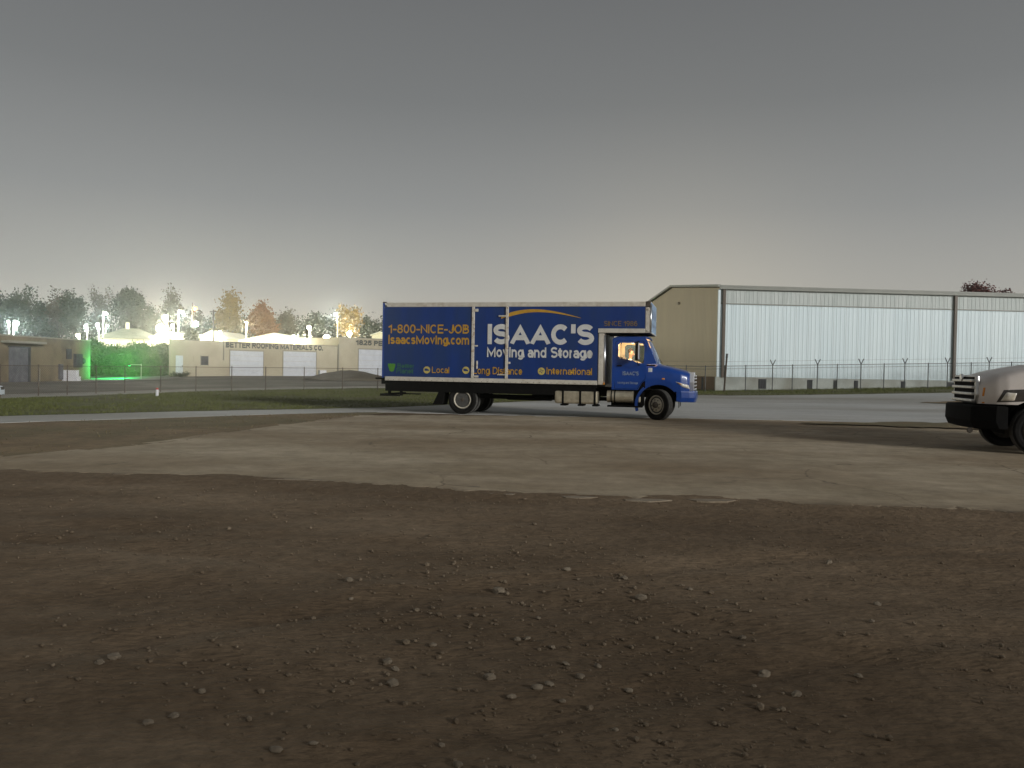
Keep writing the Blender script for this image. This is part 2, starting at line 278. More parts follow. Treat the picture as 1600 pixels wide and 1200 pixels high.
def rough(x, y):
    e = interp(EDGE, max(-29, min(21, x)))
    e += edge_off(x)
    k = 1 - sm(y, e - 0.9, e + 0.1); lift = sm(y, e - .8, e - .15) * (1 - sm(y, e + .02, e + .35))
    if y > e + .6 or y < -5: return 0.0
    n = noise.noise(Vector((x * .5 - y * .2, y * 1.1, 0))) * .030 + noise.noise(Vector((x * 1.6, y * 2.6, 3))) * .016 + noise.noise(Vector((x * 5, y * 6, 7))) * .009 + noise.noise(Vector((x * 11, y * 12, 17))) * .006
    for (cx, cyy, rr, wd, dp) in ((6.5, -7.0, 12.3, .13, .02), (6.5, -7.0, 14.3, .13, .02), (-9, -14, 21.5, .15, .018), (-9, -14, 19.6, .15, .015)):
        d = math.hypot(x - cx, y - cyy) - rr
        n -= dp * math.exp(-(d / wd) ** 2); n += dp * .5 * math.exp(-((abs(d) - wd * 2) / wd) ** 2)
    return (n - .012) * k + lift * (.015 + .012 * noise.noise(Vector((x * 2.2, y * 4, 11))) + .012 * noise.noise(Vector((x * 13, y * 13, 5))))
def grid_mesh(name, xs, ys, zf, mat):
    vs = [(x, y, zf(x, y)) for y in ys for x in xs]; nx = len(xs)
    fs = [(j * nx + i, j * nx + i + 1, (j + 1) * nx + i + 1, (j + 1) * nx + i) for j in range(len(ys) - 1) for i in range(nx - 1)]
    return MB().add(vs, fs).build(name, mat, smooth=True, fix=False)
tag(grid_mesh('ground', gx, gy, lambda x, y: H(x, y) + rough(x, y) - 0.005, M['gravel']), kind='structure')
yb = MB().box(-30, 60, -20, -8.5, -.3, 5.4).build('added_shade_wall', M['creamd']); tag(yb, kind='structure')  # unseen block behind the camera, added to shade the near gravel
def resample(P, n):
    P = [Vector((a, b)) for a, b in P]; L = [0]
    for a, b in zip(P, P[1:]): L.append(L[-1] + (b - a).length)
    out = []; j = 0
    for i in range(n + 1):
        t = L[-1] * i / n
        while j < len(P) - 2 and L[j + 1] < t: j += 1
        out.append(P[j].lerp(P[j + 1], (t - L[j]) / max(1e-9, L[j + 1] - L[j])))
    return out
def sheet(name, near, far, nu, nv, dz, mat, jag=(0, 0), skirt=0.0, seed=0):
    A, B = resample(near, nu), resample(far, nu); vs = []; fs = []
    def jit(p, amp, k):
        if not amp: return p
        d = amp * (noise.noise(Vector((p.x * 1.1, p.y * 1.1, seed + k))) * .9 + noise.noise(Vector((p.x * 3.7, p.y * 3.7, seed + k + 5))) * .5 + noise.noise(Vector((p.x * 11, p.y * 11, seed + k + 9))) * .25)
        return p + Vector((d * .25, d))
    A = [jit(p, jag[0], 1) for p in A]; B = [jit(p, jag[1], 2) for p in B]
    for j in range(nv + 1):
        for a, b in zip(A, B):
            q = a.lerp(b, (j / nv) ** (1.7 if skirt < 0 else 1)); vs.append((q.x, q.y, H(q.x, q.y) + dz + 0.008 * noise.noise(Vector((q.x * .4, q.y * .4, 2)))))
    n = nu + 1
    fs = [(j * n + i, j * n + i + 1, (j + 1) * n + i + 1, (j + 1) * n + i) for j in range(nv) for i in range(nu)]
    if skirt > 0:
        b0 = len(vs); vs += [(v[0], v[1] - .01, v[2] - skirt) for v in vs[:n]]
        fs += [(i, b0 + i, b0 + i + 1, i + 1) for i in range(nu)]
    return tag(MB().add(vs, fs).build(name, mat, smooth=False, fix=False), kind='structure')
LOT_FAR = [(-10.5, 11.9), (-8.25, 12.7), (-7.03, 15.7), (-6.39, 19.7), (-4.9, 25.2), (0, 26.4), (5, 26.5), (9, 26.4), (22, 25), (46, 24)]
lot = sheet('lot_pavement', [(-10.5, 11.2), (-7.28, 10.75), (-3.57, 10.4), (0.02, 9.5), (3.15, 9.1), (6.04, 8.7), (22, 7.1), (40, 5.0)], LOT_FAR, 900, 60, 0.012, M['concrete'], (0.3, 0.5), -1, 3)
for v in lot.data.vertices:       # the broken rim dips under the gravel
    d_ = v.co.y - interp(EDGE, max(-29, min(21, v.co.x))) - edge_off(v.co.x)
    if d_ < .05: v.co.z -= .11 * sm(-d_, -.05, .32)
da = lot.data.attributes.new('dirt', 'FLOAT', 'POINT')
for i, v in enumerate(lot.data.vertices):
    d_ = v.co.y - interp(EDGE, max(-29, min(21, v.co.x)))
    da.data[i].value = .55 * math.exp(-max(0, d_ + .1) / .4) + .27 * sm(v.co.x, 2.5, 10) * (1 - sm(v.co.y, 22, 27) * .5) + .16 * math.exp(-((v.co.x - 8) / 5) ** 2 - ((v.co.y - 22) / 3) ** 2) - .06
ROAD_FAR = [(-34, 2), (-24, 12), (-14.3, 22.0), (-12, 24.5), (-8.84, 27.2), (-4.9, 30.4), (2, 40.3), (8, 50), (23, 51.5), (39, 54), (90, 60)]
sheet('road', [(-33, -1), (-22, 10), (-12.8, 19.7), (-10.6, 21.8), (-8.0, 24.7), (-4.6, 27.4), (0, 26.7), (5, 26.8), (9, 26.7), (22, 25.3), (46, 24.3), (90, 22)], ROAD_FAR, 260, 24, 0.008, M['road'], (0.2, 0.25), 0.03, 8)
PATH_N = [(-46, 6), (-32, 19), (-21.5, 30), (-17.5, 43.2), (-9.25, 53.5), (2.4, 55), (8, 51)]
sheet('verge_dirt', [(-33, -4), (-20, 4), (-14, 9), (-10.5, 11.2), (-8.0, 12.4), (-6.8, 15.6), (-6.2, 19.7), (-4.7, 25.2), (-4.2, 26.6)], [(-33.5, -.4), (-22.5, 9.7), (-18, 14.2), (-14, 18.2), (-12.8, 19.5), (-10.6, 21.6), (-8.0, 24.5), (-6, 26.2), (-4.7, 27.2)], 160, 8, 0.012, M['dirt'], (0.3, 0.1), 0, 4)
sheet('lawn', ROAD_FAR[:8], PATH_N, 120, 20, 0.012, M['turf'], (0.15, 0.2), 0, 5)
sheet('path', [(a, b) for a, b in PATH_N], [(-50, 8.5), (-36, 21.5), (-25, 32.5), (-19, 46.5), (-10, 57.5), (3, 60), (10, 56)], 120, 6, 0.02, M['path'], (0.2, 0.25), 0, 6)
sheet('gravel_yard', [(-50.3, 8.6), (-36.3, 21.8), (-25.3, 33), (-19.3, 47), (-10.2, 58), (3, 61), (10, 60)], [(-120, 60), (-100, 85), (-75, 110), (-58, 122), (-40, 132), (-10, 140), (14, 140)], 80, 24, 0.008, M['lotgravel'], (0.3, 0), 0, 7)
sheet('verge_lawn', [(8, 50.1), (23, 51.6), (39, 54.1), (90, 60.1)], [(8, 66), (23, 66), (39, 66), (90, 66)], 90, 14, 0.012, M['turf'], (0.3, 0), 0, 9)
sheet('dirt_patch', [(22.5, 43.2), (25, 42), (30, 42.5), (34, 44)], [(22.6, 43.6), (26, 45.2), (31, 45.6), (34.2, 44.5)], 40, 8, 0.034, M['dirt'], (0.3, 0.4), 0, 11)
sheet('dirt_strip', [(9, 24.6), (13, 23.6), (18, 23.2), (30, 22.5)], [(9.2, 24.9), (13, 26.2), (18, 26), (30, 25.5)], 80, 8, 0.05, M['dirt'], (0.5, 0.5), 0, 12)
random.seed(4)
# broken pieces of the pavement edge
for i, (px, py, w, d) in enumerate(((675, 757, .62, .13), (707, 759, .42, .12), (735, 760, .34, .15), (470, 749, 1.1, .12), (540, 751, .7, .12), (790, 771, .4, .16), (905, 776, .55, .18), (1010, 781, .6, .2), (1110, 781, .7, .2))):
    p = gnd(px, py, .012); pts = []
    for k in range(7):
        a = 2 * math.pi * (k + random.uniform(-.3, .3)) / 7; pts.append(p + Vector((math.cos(a) * w * .5 * random.uniform(.6, 1.15), math.sin(a) * d * .6 * random.uniform(.55, 1.15), 0)))
    o = MB().prism(pts, (0, 0, -.06)).build('slab_piece', M['slab'], lot, bevel=.006)
# grass blades
def blades(name, label, regions, mat, hgt):
    mb = MB()
    for (A, B, n) in regions:
        A, B = resample(A, 60), resample(B, 60)
        for _ in range(n):
            t = random.random() * 59.99; i = int(t); a = A[i].lerp(A[i + 1], t - i); b = B[i].lerp(B[i + 1], t - i)
            q = a.lerp(b, random.random())
            if noise.noise(Vector((q.x * .35, q.y * .35, 1))) < random.uniform(-.5, .15): continue
            h = hgt * random.uniform(.5, 1.3); an = random.uniform(0, 6.28); w = .013; dx, dy = math.cos(an), math.sin(an)
            z = H(q.x, q.y) + .008; lx, ly = random.gauss(0, .5) * h, random.gauss(0, .5) * h
            mb.add([(q.x - dx * w, q.y - dy * w, z), (q.x + dx * w, q.y + dy * w, z), (q.x + lx, q.y + ly, z + h)], [(0, 1, 2)])
    return tag(mb.build(name, mat, fix=False), label, 'grass', kind='stuff')
blades('lawn_grass', 'mown green grass on the lawn between the diagonal road and the fence', [(ROAD_FAR[1:8], PATH_N[1:], 90000)], M['grass'], .07)
blades('verge_grass', 'rough green grass along the foot of the white warehouse', [([(8, 50.3), (23, 51.8), (39, 54.3), (60, 57)], [(8, 63), (23, 61), (39, 62), (60, 64)], 30000)], M['grass'], .13)
blades('dry_grass', 'thin dry grass on the brown dirt beside the diagonal road', [([(-14, 9.3), (-8.3, 12.6), (-6.9, 15.7), (-6.3, 19.7), (-4.8, 25.2)], [(-18, 14), (-12.9, 19.4), (-10.7, 21.5), (-8.0, 24.4), (-5, 26.9)], 1600)], M['drygrass'], .04)
# stones and pebbles
def stone_mesh(seed):
    bm = bmesh.new(); bmesh.ops.create_icosphere(bm, subdivisions=2, radius=1); rnd = random.Random(seed); off = rnd.uniform(0, 50)
    for v in bm.verts:
        n = v.co.normalized(); v.co = n * (1 + .35 * noise.noise(n * 1.3 + Vector((off, 0, 0))) + .12 * noise.noise(n * 3 + Vector((0, off, 0)))); v.co.z *= .62
        if v.co.z < -.3: v.co.z = -.3
    me = bpy.data.meshes.new('stone'); bm.to_mesh(me); bm.free(); me.materials.append(M['stone']); return me
SM = [stone_mesh(i) for i in range(7)]
ST = [(545, 909, 14, 'lone pale stone at the upper left of the gravel, nearest the pavement edge there'), (781, 919, 22, 'flat pale stone lying alone, centre of the gravel between pavement and stone cluster'), (1001, 935, 20, 'widest flat pale stone in the gravel right of the middle'),
      (886, 890, 15, 'pale stone farthest up the gravel just right of the centre'), (841, 962, 9, 'tiny pale stone below the lone flat stone of the centre'), (605, 1031, 18, 'rounded pale stone standing highest, left of the middle foreground cluster'), (618, 1042, 14, 'pale stone touching the lower right of the rounded pale stone'),
      (613, 1064, 20, 'long flat stone just below the rounded pale stone'), (766, 1057, 20, 'flat stone at the left of the middle stone cluster'), (934, 1036, 14, 'bright rounded stone at the right of the middle stone cluster'), (839, 1075, 20, 'broad pale stone at the bottom centre of the middle stone cluster'), (858, 1069, 16, 'pale stone touching the right of the broad pale stone in the middle cluster'), (878, 1093, 15, 'lowest stone of the middle cluster, just right of the broad pale one'), (808, 995, 12, 'left one of two stones side by side at the top of the middle cluster'), (823, 995, 13, 'right one of two stones side by side at the top of the middle cluster'), (863, 1007, 11, 'small stone right of the side by side pair atop the middle cluster'),
      (884, 1033, 13, 'small stone in the heart of the middle stone cluster'), (906, 1057, 16, 'stone low and right of the heart of the middle cluster'), (982, 1071, 15, 'stone off the lower right end of the middle cluster'), (676, 1007, 13, 'stone off the upper left end of the middle cluster'), (1194, 1041, 22, 'flat brownish stone up and left of the sharp pale stone at right'), (1245, 1082, 18, 'sharp pale stone with a dark shadow, right foreground'), (962, 1141, 10, 'tiny stone below the middle cluster and right of centre'), (690, 1159, 12, 'small stone below the middle cluster and left of centre'), (715, 1194, 18, 'stone cut by the bottom edge of the picture near the centre'), (799, 1089, 18, 'stone at the lower left end of the middle cluster'),
      (178, 1027, 24, 'larger of two brown stones side by side, left foreground'), (156, 1037, 15, 'smaller of two brown stones side by side, left foreground'), (271, 1115, 18, 'bright stone low in the left gravel'), (316, 1078, 13, 'small stone up and right of the bright left stone'), (231, 1130, 18, 'lowest brown stone at the left, below the bright one'), (431, 1172, 22, 'larger of two stones near the bottom edge left of centre'), (489, 1166, 16, 'smaller of two stones near the bottom edge left of centre'),
      (1371, 940, 12, 'highest small stone in the far right gravel'), (1362, 972, 9, 'tiny stone just below the highest stone of the far right gravel'), (1159, 993, 14, 'small stone above the flat brownish stone at right'), (1342, 1055, 13, 'stone well right of the sharp pale stone'), (1178, 1063, 9, 'tiny stone between the flat brownish stone and the sharp pale stone'), (548, 935, 9, 'tiny stone directly below the lone pale stone at the upper left'), (1078, 918, 9, 'tiny stone up and right of the widest flat stone'), (975, 903, 12, 'small stone up and left of the widest flat stone'), (1134, 937, 7, 'tiny stone right of the widest flat stone'), (1295, 880, 12, 'stone nearest the pavement in the right gravel')]
random.seed(9)
for i, (px, py, w, lb) in enumerate(ST):
    p = gnd(px, py, 0); o = bpy.data.objects.new('stone', SM[i % 7]); col.objects.link(o)
    d = p.y; s = w / FPX * d * .5
    o.location = (p.x, p.y, H(p.x, p.y) + rough(p.x, p.y) + s * .1); o.scale = (s, s * random.uniform(.7, 1), s * random.uniform(.7, 1.1)); o.rotation_euler = (random.gauss(0, .15), random.gauss(0, .15), random.uniform(-.6, .6))
    tag(o, lb, 'stone', 'stones scattered over the gravel')
mb = MB(); ico = bmesh.new(); bmesh.ops.create_icosphere(ico, subdivisions=1, radius=1); IV = [v.co.copy() for v in ico.verts]; IF = [tuple(v.index for v in f.verts) for f in ico.faces]; ico.free()
random.seed(21)
for ip in range(15700):
    y = 2.2 + 8.3 * random.random() ** 1.15; x = random.uniform(-.75, .75) * y
    if noise.noise(Vector((x * .8, y * .8, 5))) < random.uniform(-.6, .5): continue
    s = .0045 * random.lognormvariate(0, .55)
    if ip > 15000:
        x = random.gauss(.35, 1.0); y = random.gauss(5.2, 1.2); s = .011 * random.lognormvariate(0, .4)
        if y < 2.4 or abs(x) > .75 * y: continue
    z = H(x, y) + rough(x, y)
    if y > interp(EDGE, x) - .1: continue
    a = random.uniform(0, 6.28); ca, sa = math.cos(a), math.sin(a); sy = random.uniform(.6, 1); sz = random.uniform(.4, .8)
    mb.add([(x + s * (v.x * ca - v.y * sy * sa), y + s * (v.x * sa + v.y * sy * ca), z + s * v.z * sz + s * .2) for v in IV], IF)
tag(mb.build('pebbles', M['pebble'], fix=False), 'fine pebbles strewn over the dark gravel foreground', 'gravel', kind='stuff')
# ------------------------------------------------------------------ trucks
# a plain grotesque drawn as strokes: name -> (width, strokes); y 0..1 is the letter's own height
def arc(cx, cy, rx, ry, a0, a1, step=15):
    n = max(2, int(abs(a1 - a0) / step)); return [(cx + rx * math.cos(R_(a0 + (a1 - a0) * k / n)), cy + ry * math.sin(R_(a0 + (a1 - a0) * k / n))) for k in range(n + 1)]
OO = arc(.5, .5, .5, .5, 90, 450)
SS = arc(.5, .76, .48, .24, 22, 270) + arc(.5, .26, .5, .26, 90, -158)[1:]
PP = [(0, 0), (0, 1), (.5, 1)] + arc(.5, .74, .5, .26, 90, -90) + [(0, .48)]
UPPER = {'A': (.80, [[(0, 0), (.5, 1), (1, 0)], [(.22, .28), (.78, .28)]]), 'B': (.70, [[(0, 0), (0, 1), (.5, 1)] + arc(.5, .76, .42, .24, 90, -90) + [(0, .52)], [(.1, .52), (.55, .52)] + arc(.55, .26, .45, .26, 90, -90) + [(0, 0)]]),
 'C': (.76, [arc(.5, .5, .5, .5, 42, 318)]), 'D': (.74, [[(0, 0), (0, 1), (.4, 1)] + arc(.4, .5, .6, .5, 90, -90) + [(0, 0)]]), 'E': (.62, [[(1, 1), (0, 1), (0, 0), (1, 0)], [(.1, .52), (.9, .52)]]), 'F': (.58, [[(1, 1), (0, 1), (0, 0)], [(.1, .5), (.85, .5)]]),
 'G': (.80, [arc(.5, .5, .5, .5, 42, 325), [(.58, .45), (1, .45), (1, 0)]]), 'I': (.0, [[(.5, 0), (.5, 1)]]), 'J': (.54, [[(1, 1), (1, .3)] + arc(.5, .3, .5, .3, 0, -175)]), 'L': (.58, [[(0, 1), (0, 0), (1, 0)]]),
 'M': (.92, [[(0, 0), (0, 1), (.5, .12), (1, 1), (1, 0)]]), 'N': (.76, [[(0, 0), (0, 1), (1, 0), (1, 1)]]), 'O': (.82, [OO]), 'P': (.68, [PP]), 'R': (.72, [PP, [(.5, .48), (1, 0)]]), 'S': (.68, [SS]), 'T': (.66, [[(0, 1), (1, 1)], [(.5, .9), (.5, 0)]]),
 '0': (.62, [OO]), '1': (.36, [[(.0, .76), (.35, .80), (.9, 1), (.9, 0)]]), '2': (.62, [arc(.5, .72, .5, .28, 165, -38) + [(0, 0), (1, 0)]]), '5': (.62, [[(.92, 1), (.15, 1), (.05, .5)] + arc(.48, .33, .52, .33, 130, -155)]), '6': (.62, [arc(.5, .31, .5, .31, 90, 450), arc(.55, .42, .55, .58, 62, 180)]),
 '8': (.62, [arc(.5, .76, .43, .24, 90, 450), arc(.5, .26, .5, .26, 90, 450)]), '9': (.62, [arc(.5, .69, .5, .31, 90, 450), arc(.45, .58, .55, .58, 0, -118)]), '-': (.34, [[(0, .40), (1, .40)]]), '.': (.0, [[(.5, 0), (.5, .03)]]), "'": (.0, [[(.5, 1), (.5, .74)]])}
LOWER = {'a': (.50, [[(1, 0), (1, .68)] + arc(.5, .68, .5, .32, 0, 158), [(.92, .58), (.5, .55)] + arc(.42, .28, .42, .28, 90, 270) + arc(.5, .30, .5, .30, 275, 345)]), 'c': (.50, [arc(.5, .5, .5, .5, 45, 315)]), 'd': (.54, [OO, [(1, 0), (1, 1.39)]]), 'e': (.52, [[(.06, .5), (1, .5)] + arc(.5, .5, .5, .5, 0, 318)]),
 'g': (.54, [OO, [(1, 1), (1, -.12)] + arc(.5, -.12, .5, .26, 0, -160)]), 'i': (.0, [[(.5, 0), (.5, 1)], [(.5, 1.30), (.5, 1.38)]]), 'l': (.0, [[(.5, 0), (.5, 1.39)]]), 'm': (.88, [[(0, 0), (0, 1)], [(0, .5)] + arc(.25, .66, .25, .34, 180, 0) + [(.5, 0)], [(.5, .5)] + arc(.75, .66, .25, .34, 180, 0) + [(1, 0)]]),
 'n': (.50, [[(0, 0), (0, 1)], [(0, .5)] + arc(.5, .58, .5, .42, 180, 0) + [(1, 0)]]), 'o': (.54, [OO]), 'r': (.24, [[(0, 0), (0, 1)], [(0, .45)] + arc(.9, .5, .9, .5, 180, 95)]), 's': (.48, [SS]), 't': (.26, [[(.3, 1.28), (.3, .2)] + arc(.85, .2, .55, .2, 180, 285), [(-.25, .98), (1.0, .98)]]), 'v': (.50, [[(0, 1), (.5, 0), (1, 1)]])}
def text_mesh(body, wt=.16):
    mb = MB(); x = 0.0; h = wt / 2; lay = 0
    for ch in body:
        if ch == ' ': x += .44; continue
        W, strokes = (UPPER.get(ch) or LOWER[ch]); Hh = 1.0 if ch in UPPER else .74
        for st in strokes:
            P = [Vector((x + h + q[0] * W, h + q[1] * (Hh - wt))) for q in st]; closed = (P[0] - P[-1]).length < 1e-4
            if closed: P = P[:-1]
            n = len(P); L_, R2 = [], []
            straight0 = not closed and (n == 2 or abs((P[1] - P[0]).normalized().dot((P[min(2, n - 1)] - P[1]).normalized())) < .93 or (P[1] - P[0]).length > .25)
            straight1 = not closed and (n == 2 or (P[-1] - P[-2]).length > .25)
            if straight0: P[0] = P[0] + (P[0] - P[1]).normalized() * h
            if straight1: P[-1] = P[-1] + (P[-1] - P[-2]).normalized() * h
            for i in range(n):
                a = P[i - 1] if (i or closed) else None; b = P[(i + 1) % n] if (i < n - 1 or closed) else None
                d0 = (P[i] - a).normalized() if a is not None else None; d1 = (b - P[i]).normalized() if b is not None else None
                d0 = d0 or d1; d1 = d1 or d0; m = d0 + d1
                m = m.normalized() if m.length > .05 else d1; nn = Vector((-m.y, m.x)); k = 1 / max(.38, abs(m.dot(d1)))
                L_.append(P[i] + nn * h * k); R2.append(P[i] - nn * h * k)
            lo, hi_ = (0 if ch != 'g' else -.4), (1.0 if ch in UPPER else 1.0)
            z = lay * .0012; lay = (lay + 1) % 3
            A = [(q.x, min(hi_, max(lo, q.y)), z) for q in L_]; B = [(q.x, min(hi_, max(lo, q.y)), z) for q in R2]
            if closed: A.append(A[0]); B.append(B[0])
            mb.loft([A, B], False)
        x += W + wt + (.11 if wt < .2 else .065) - (.05 if ch in 'crt' else 0)
    me = bpy.data.meshes.new('lettering'); me.from_pydata(mb.v, [], mb.f); return me
def lettering(body, mat, parent, x0, x1, z0, z1, frame, offset=.15, name='lettering'):
    """frame: (origin, right, up, normal): the text box x0..x1, z0..z1 is laid in that plane"""
    me = text_mesh(body, offset); xs = [v.co.x for v in me.vertices]; ys = [v.co.y for v in me.vertices]
    a, b, c, d = min(xs), max(xs), min(ys), max(ys); O, rt, up, nn = frame
    for v in me.vertices:
        u = x0 + (v.co.x - a) / (b - a) * (x1 - x0); w = z0 + (v.co.y - c) / (d - c) * (z1 - z0)
        v.co = O + rt * u + up * w + nn * (.004 + v.co.z)
    me.materials.clear(); me.materials.append(mat)
    o = bpy.data.objects.new(name, me); col.objects.link(o); o.parent = parent
    return o
def ring_panel(outer, inner, yf, t, n=72):
    """plate with a hole: loops in (s,z); yf(z) gives its y; thickness t towards +y sign given"""
    c = Vector((sum(p[0] for p in inner) / len(inner), sum(p[1] for p in inner) / len(inner)))
    def hit(loop, d):
        best = None
        for (a, b) in zip(loop, loop[1:] + loop[:1]):
            a = Vector(a) - c; e = Vector(b) - c - a; den = d.x * e.y - d.y * e.x
            if abs(den) < 1e-9: continue
            t_ = (a.x * e.y - a.y * e.x) / den; u = (a.x * d.y - a.y * d.x) / den
            if t_ > 0 and -1e-6 <= u <= 1 + 1e-6 and (best is None or t_ > best): best = t_
        return c + d * best
    angs = [2 * math.pi * k / n for k in range(n)] + [math.atan2(p[1] - c.y, p[0] - c.x) % (2 * math.pi) for p in outer + inner]
    angs = sorted(set(round(a, 5) for a in angs)); rings = [[], [], [], []]
    for a in angs:
        d = Vector((math.cos(a), math.sin(a))); o = hit(outer, d); i = hit(inner, d)
        for r, (q, off) in zip(rings, ((o, 0), (i, 0), (i, t), (o, t))): r.append((q.x, yf(q.y) + off, q.y))
    return MB().loft(rings + [rings[0]], True)
def wheel(parent, s, y, out, turn=0.0, rad=.5, width=.27, dual=False, rimm=None):
    rimm = rimm or M['rim']
    """out = -1: outer face towards -y"""
    w = bpy.data.objects.new('wheel', None); col.objects.link(w); w.parent = parent; w.location = (s, y, rad); w.rotation_euler = (0, 0, turn)
    w.empty_display_size = .1
    k = out
    def P(pr): return [(r, k * yy) for r, yy in pr]
    ty = [(.30, .02), (.33, .10), (.40, .135), (.46, .135), (.488, .118), (.5, .085), (.5, -.085), (.488, -.118), (.46, -.135), (.40, -.135), (.3, -.10)]
    def tyre(dy):
        mb = MB(); mb.lathe_y([(r * rad / .5, k * (yy + dy)) for r, yy in ty], (0, 0, 0), 40, cap=False)
        mb.build('tyre', M['rubber'], w, smooth=False)
        tb = MB()
        for gy in (-.075, -.026, .026, .075): tb.lathe_y([(.497 * rad / .5, k * (gy - .019 + dy)), (.506 * rad / .5, k * (gy - .017 + dy)), (.506 * rad / .5, k * (gy + .017 + dy)), (.497 * rad / .5, k * (gy + .019 + dy))], (0, 0, 0), 40)
        tb.build('tread', M['tread'], w)
    tyre(0)
    if dual:
        tyre(-.34)
        rim = MB().lathe_y(P([(.30, .10), (.305, .125), (.285, .128), (.262, .10), (.245, .03)]), (0, 0, 0), 32, cap=False).build('rim', rimm, w, smooth=True)
        MB().lathe_y(P([(.246, .04), (.235, -.04), (.20, -.07), (.10, -.08)]), (0, 0, 0), 32, cap=False).build('wheel_disc', M['hubd'], w, smooth=True)
        MB().lathe_y(P([(.12, -.09), (.12, .06), (.09, .09), (.03, .10)]), (0, 0, 0), 20).build('hub', M['hubd'], w, smooth=True)
    else:
        rim = MB().lathe_y(P([(.30, .10), (.31, .125), (.29, .128), (.275, .09), (.24, .06), (.22, .10), (.13, .14), (.10, .14)]), (0, 0, 0), 32, cap=False).build('rim', rimm, w, smooth=True)
        MB().lathe_y(P([(.105, .10), (.10, .185), (.08, .20), (.02, .205)]), (0, 0, 0), 20).build('hub', M['hubd'], w, smooth=True)
    nb = MB()
    for q in range(8):
        a = q * math.pi / 4 + .2; yy = -.05 if dual else .125; r0 = .165
        nb.tube([(r0 * math.cos(a), k * yy, r0 * math.sin(a)), (r0 * math.cos(a), k * (yy + .045), r0 * math.sin(a))], .018, 6)
    tag(nb.build('wheel_nuts', M['hubd'], w), kind='stuff')
    return w
def pw(P, x):
    if x <= P[0][0]: return P[0][1]
    for (a, b), (c, d) in zip(P, P[1:]):
        if x <= c:
            t = (x - a) / (c - a); return b + (d - b) * t
    return P[-1][1]
class Hood:
    def __init__(s, s0, nose, top, half, axle, arch_r, low, side_low, shoulder=.16):
        s.s0, s.nose, s.top, s.half, s.ax, s.ar, s.low, s.sh, s.sl = s0, nose, top, half, axle, arch_r, low, shoulder, side_low
    def zb(s, x):
        d = x - s.ax; z = s.low if x > s.ax else s.sl
        if abs(d) < s.ar: z = max(z, .50 + math.sqrt(s.ar ** 2 - d * d))
        return z
    def pt(s, x, t, side=-1):     # t 0 at the lower side edge .. 1 at the middle of the top
        w, zt, zb = pw(s.half, x), pw(s.top, x), s.zb(x); zs = zt - s.sh
        K = [(0, w * .985, zb), (.2, w, zb + (zs - zb) * .35), (.42, w * .985, zb + (zs - zb) * .8), (.52, w * .955, zs + .02), (.62, w * .86, zt - s.sh * .45), (.74, w * .70, zt - s.sh * .18), (.88, w * .4, zt - .015), (1, 0, zt)]
        y = pw([(k[0], k[1]) for k in K], t); z = pw([(k[0], k[2]) for k in K], t)
        return Vector((x, side * y, z))
    def mesh(s, name, mat, parent, ns=46, ntt=20):
        mb = MB(); rings = []
        for i in range(ns + 1):
            x = s.s0 + (s.nose - s.s0) * i / ns
            left = [s.pt(x, j / ntt, -1) for j in range(ntt + 1)]; right = [s.pt(x, j / ntt, 1) for j in range(ntt - 1, -1, -1)]
            rings.append(left + right)
        mb.loft(rings, False); n = len(rings[0]); mb.f.append(tuple((ns) * n + k for k in range(n)))
        o = mb.build(name, mat, parent, smooth=True)
        m = o.modifiers.new('solid', 'SOLIDIFY'); m.thickness = .025; m.offset = -1
        e = o.modifiers.new('split', 'EDGE_SPLIT'); e.split_angle = R_(38)
        return o
    def patch(s, name, mat, parent, corners, off, side=-1, n=10, sub=None, th=0.0):
        """corners: four (s,z) in order; bilinear patch laid on the hood surface, raised by off"""
        def P(u, v):
            a = [c0 * (1 - u) + c1 * u for c0, c1 in zip(corners[0], corners[1])]; b = [c0 * (1 - u) + c1 * u for c0, c1 in zip(corners[3], corners[2])]
            q = [p0 * (1 - v) + p1 * v for p0, p1 in zip(a, b)]; e = .01
            lo, hi = 0.0, .9
            for _ in range(22):
                md = (lo + hi) / 2
                if s.pt(q[0], md, side).z < q[1]: lo = md
                else: hi = md
            q[1] = lo
            p = s.pt(q[0], q[1], side); nx = (s.pt(q[0] + e, q[1], side) - s.pt(q[0] - e, q[1], side)).cross(s.pt(q[0], q[1] + e, side) - s.pt(q[0], q[1] - e, side)).normalized()
            if nx.y * side < 0: nx = -nx
            bul = off * (1 - max(abs(2 * u - 1), abs(2 * v - 1)) ** 4) + .001
            return p + nx * bul
        mb = MB().loft([[P(i / n, j / n) for j in range(n + 1)] for i in range(n + 1)], False)
        return mb.build(name, mat, parent, smooth=True)
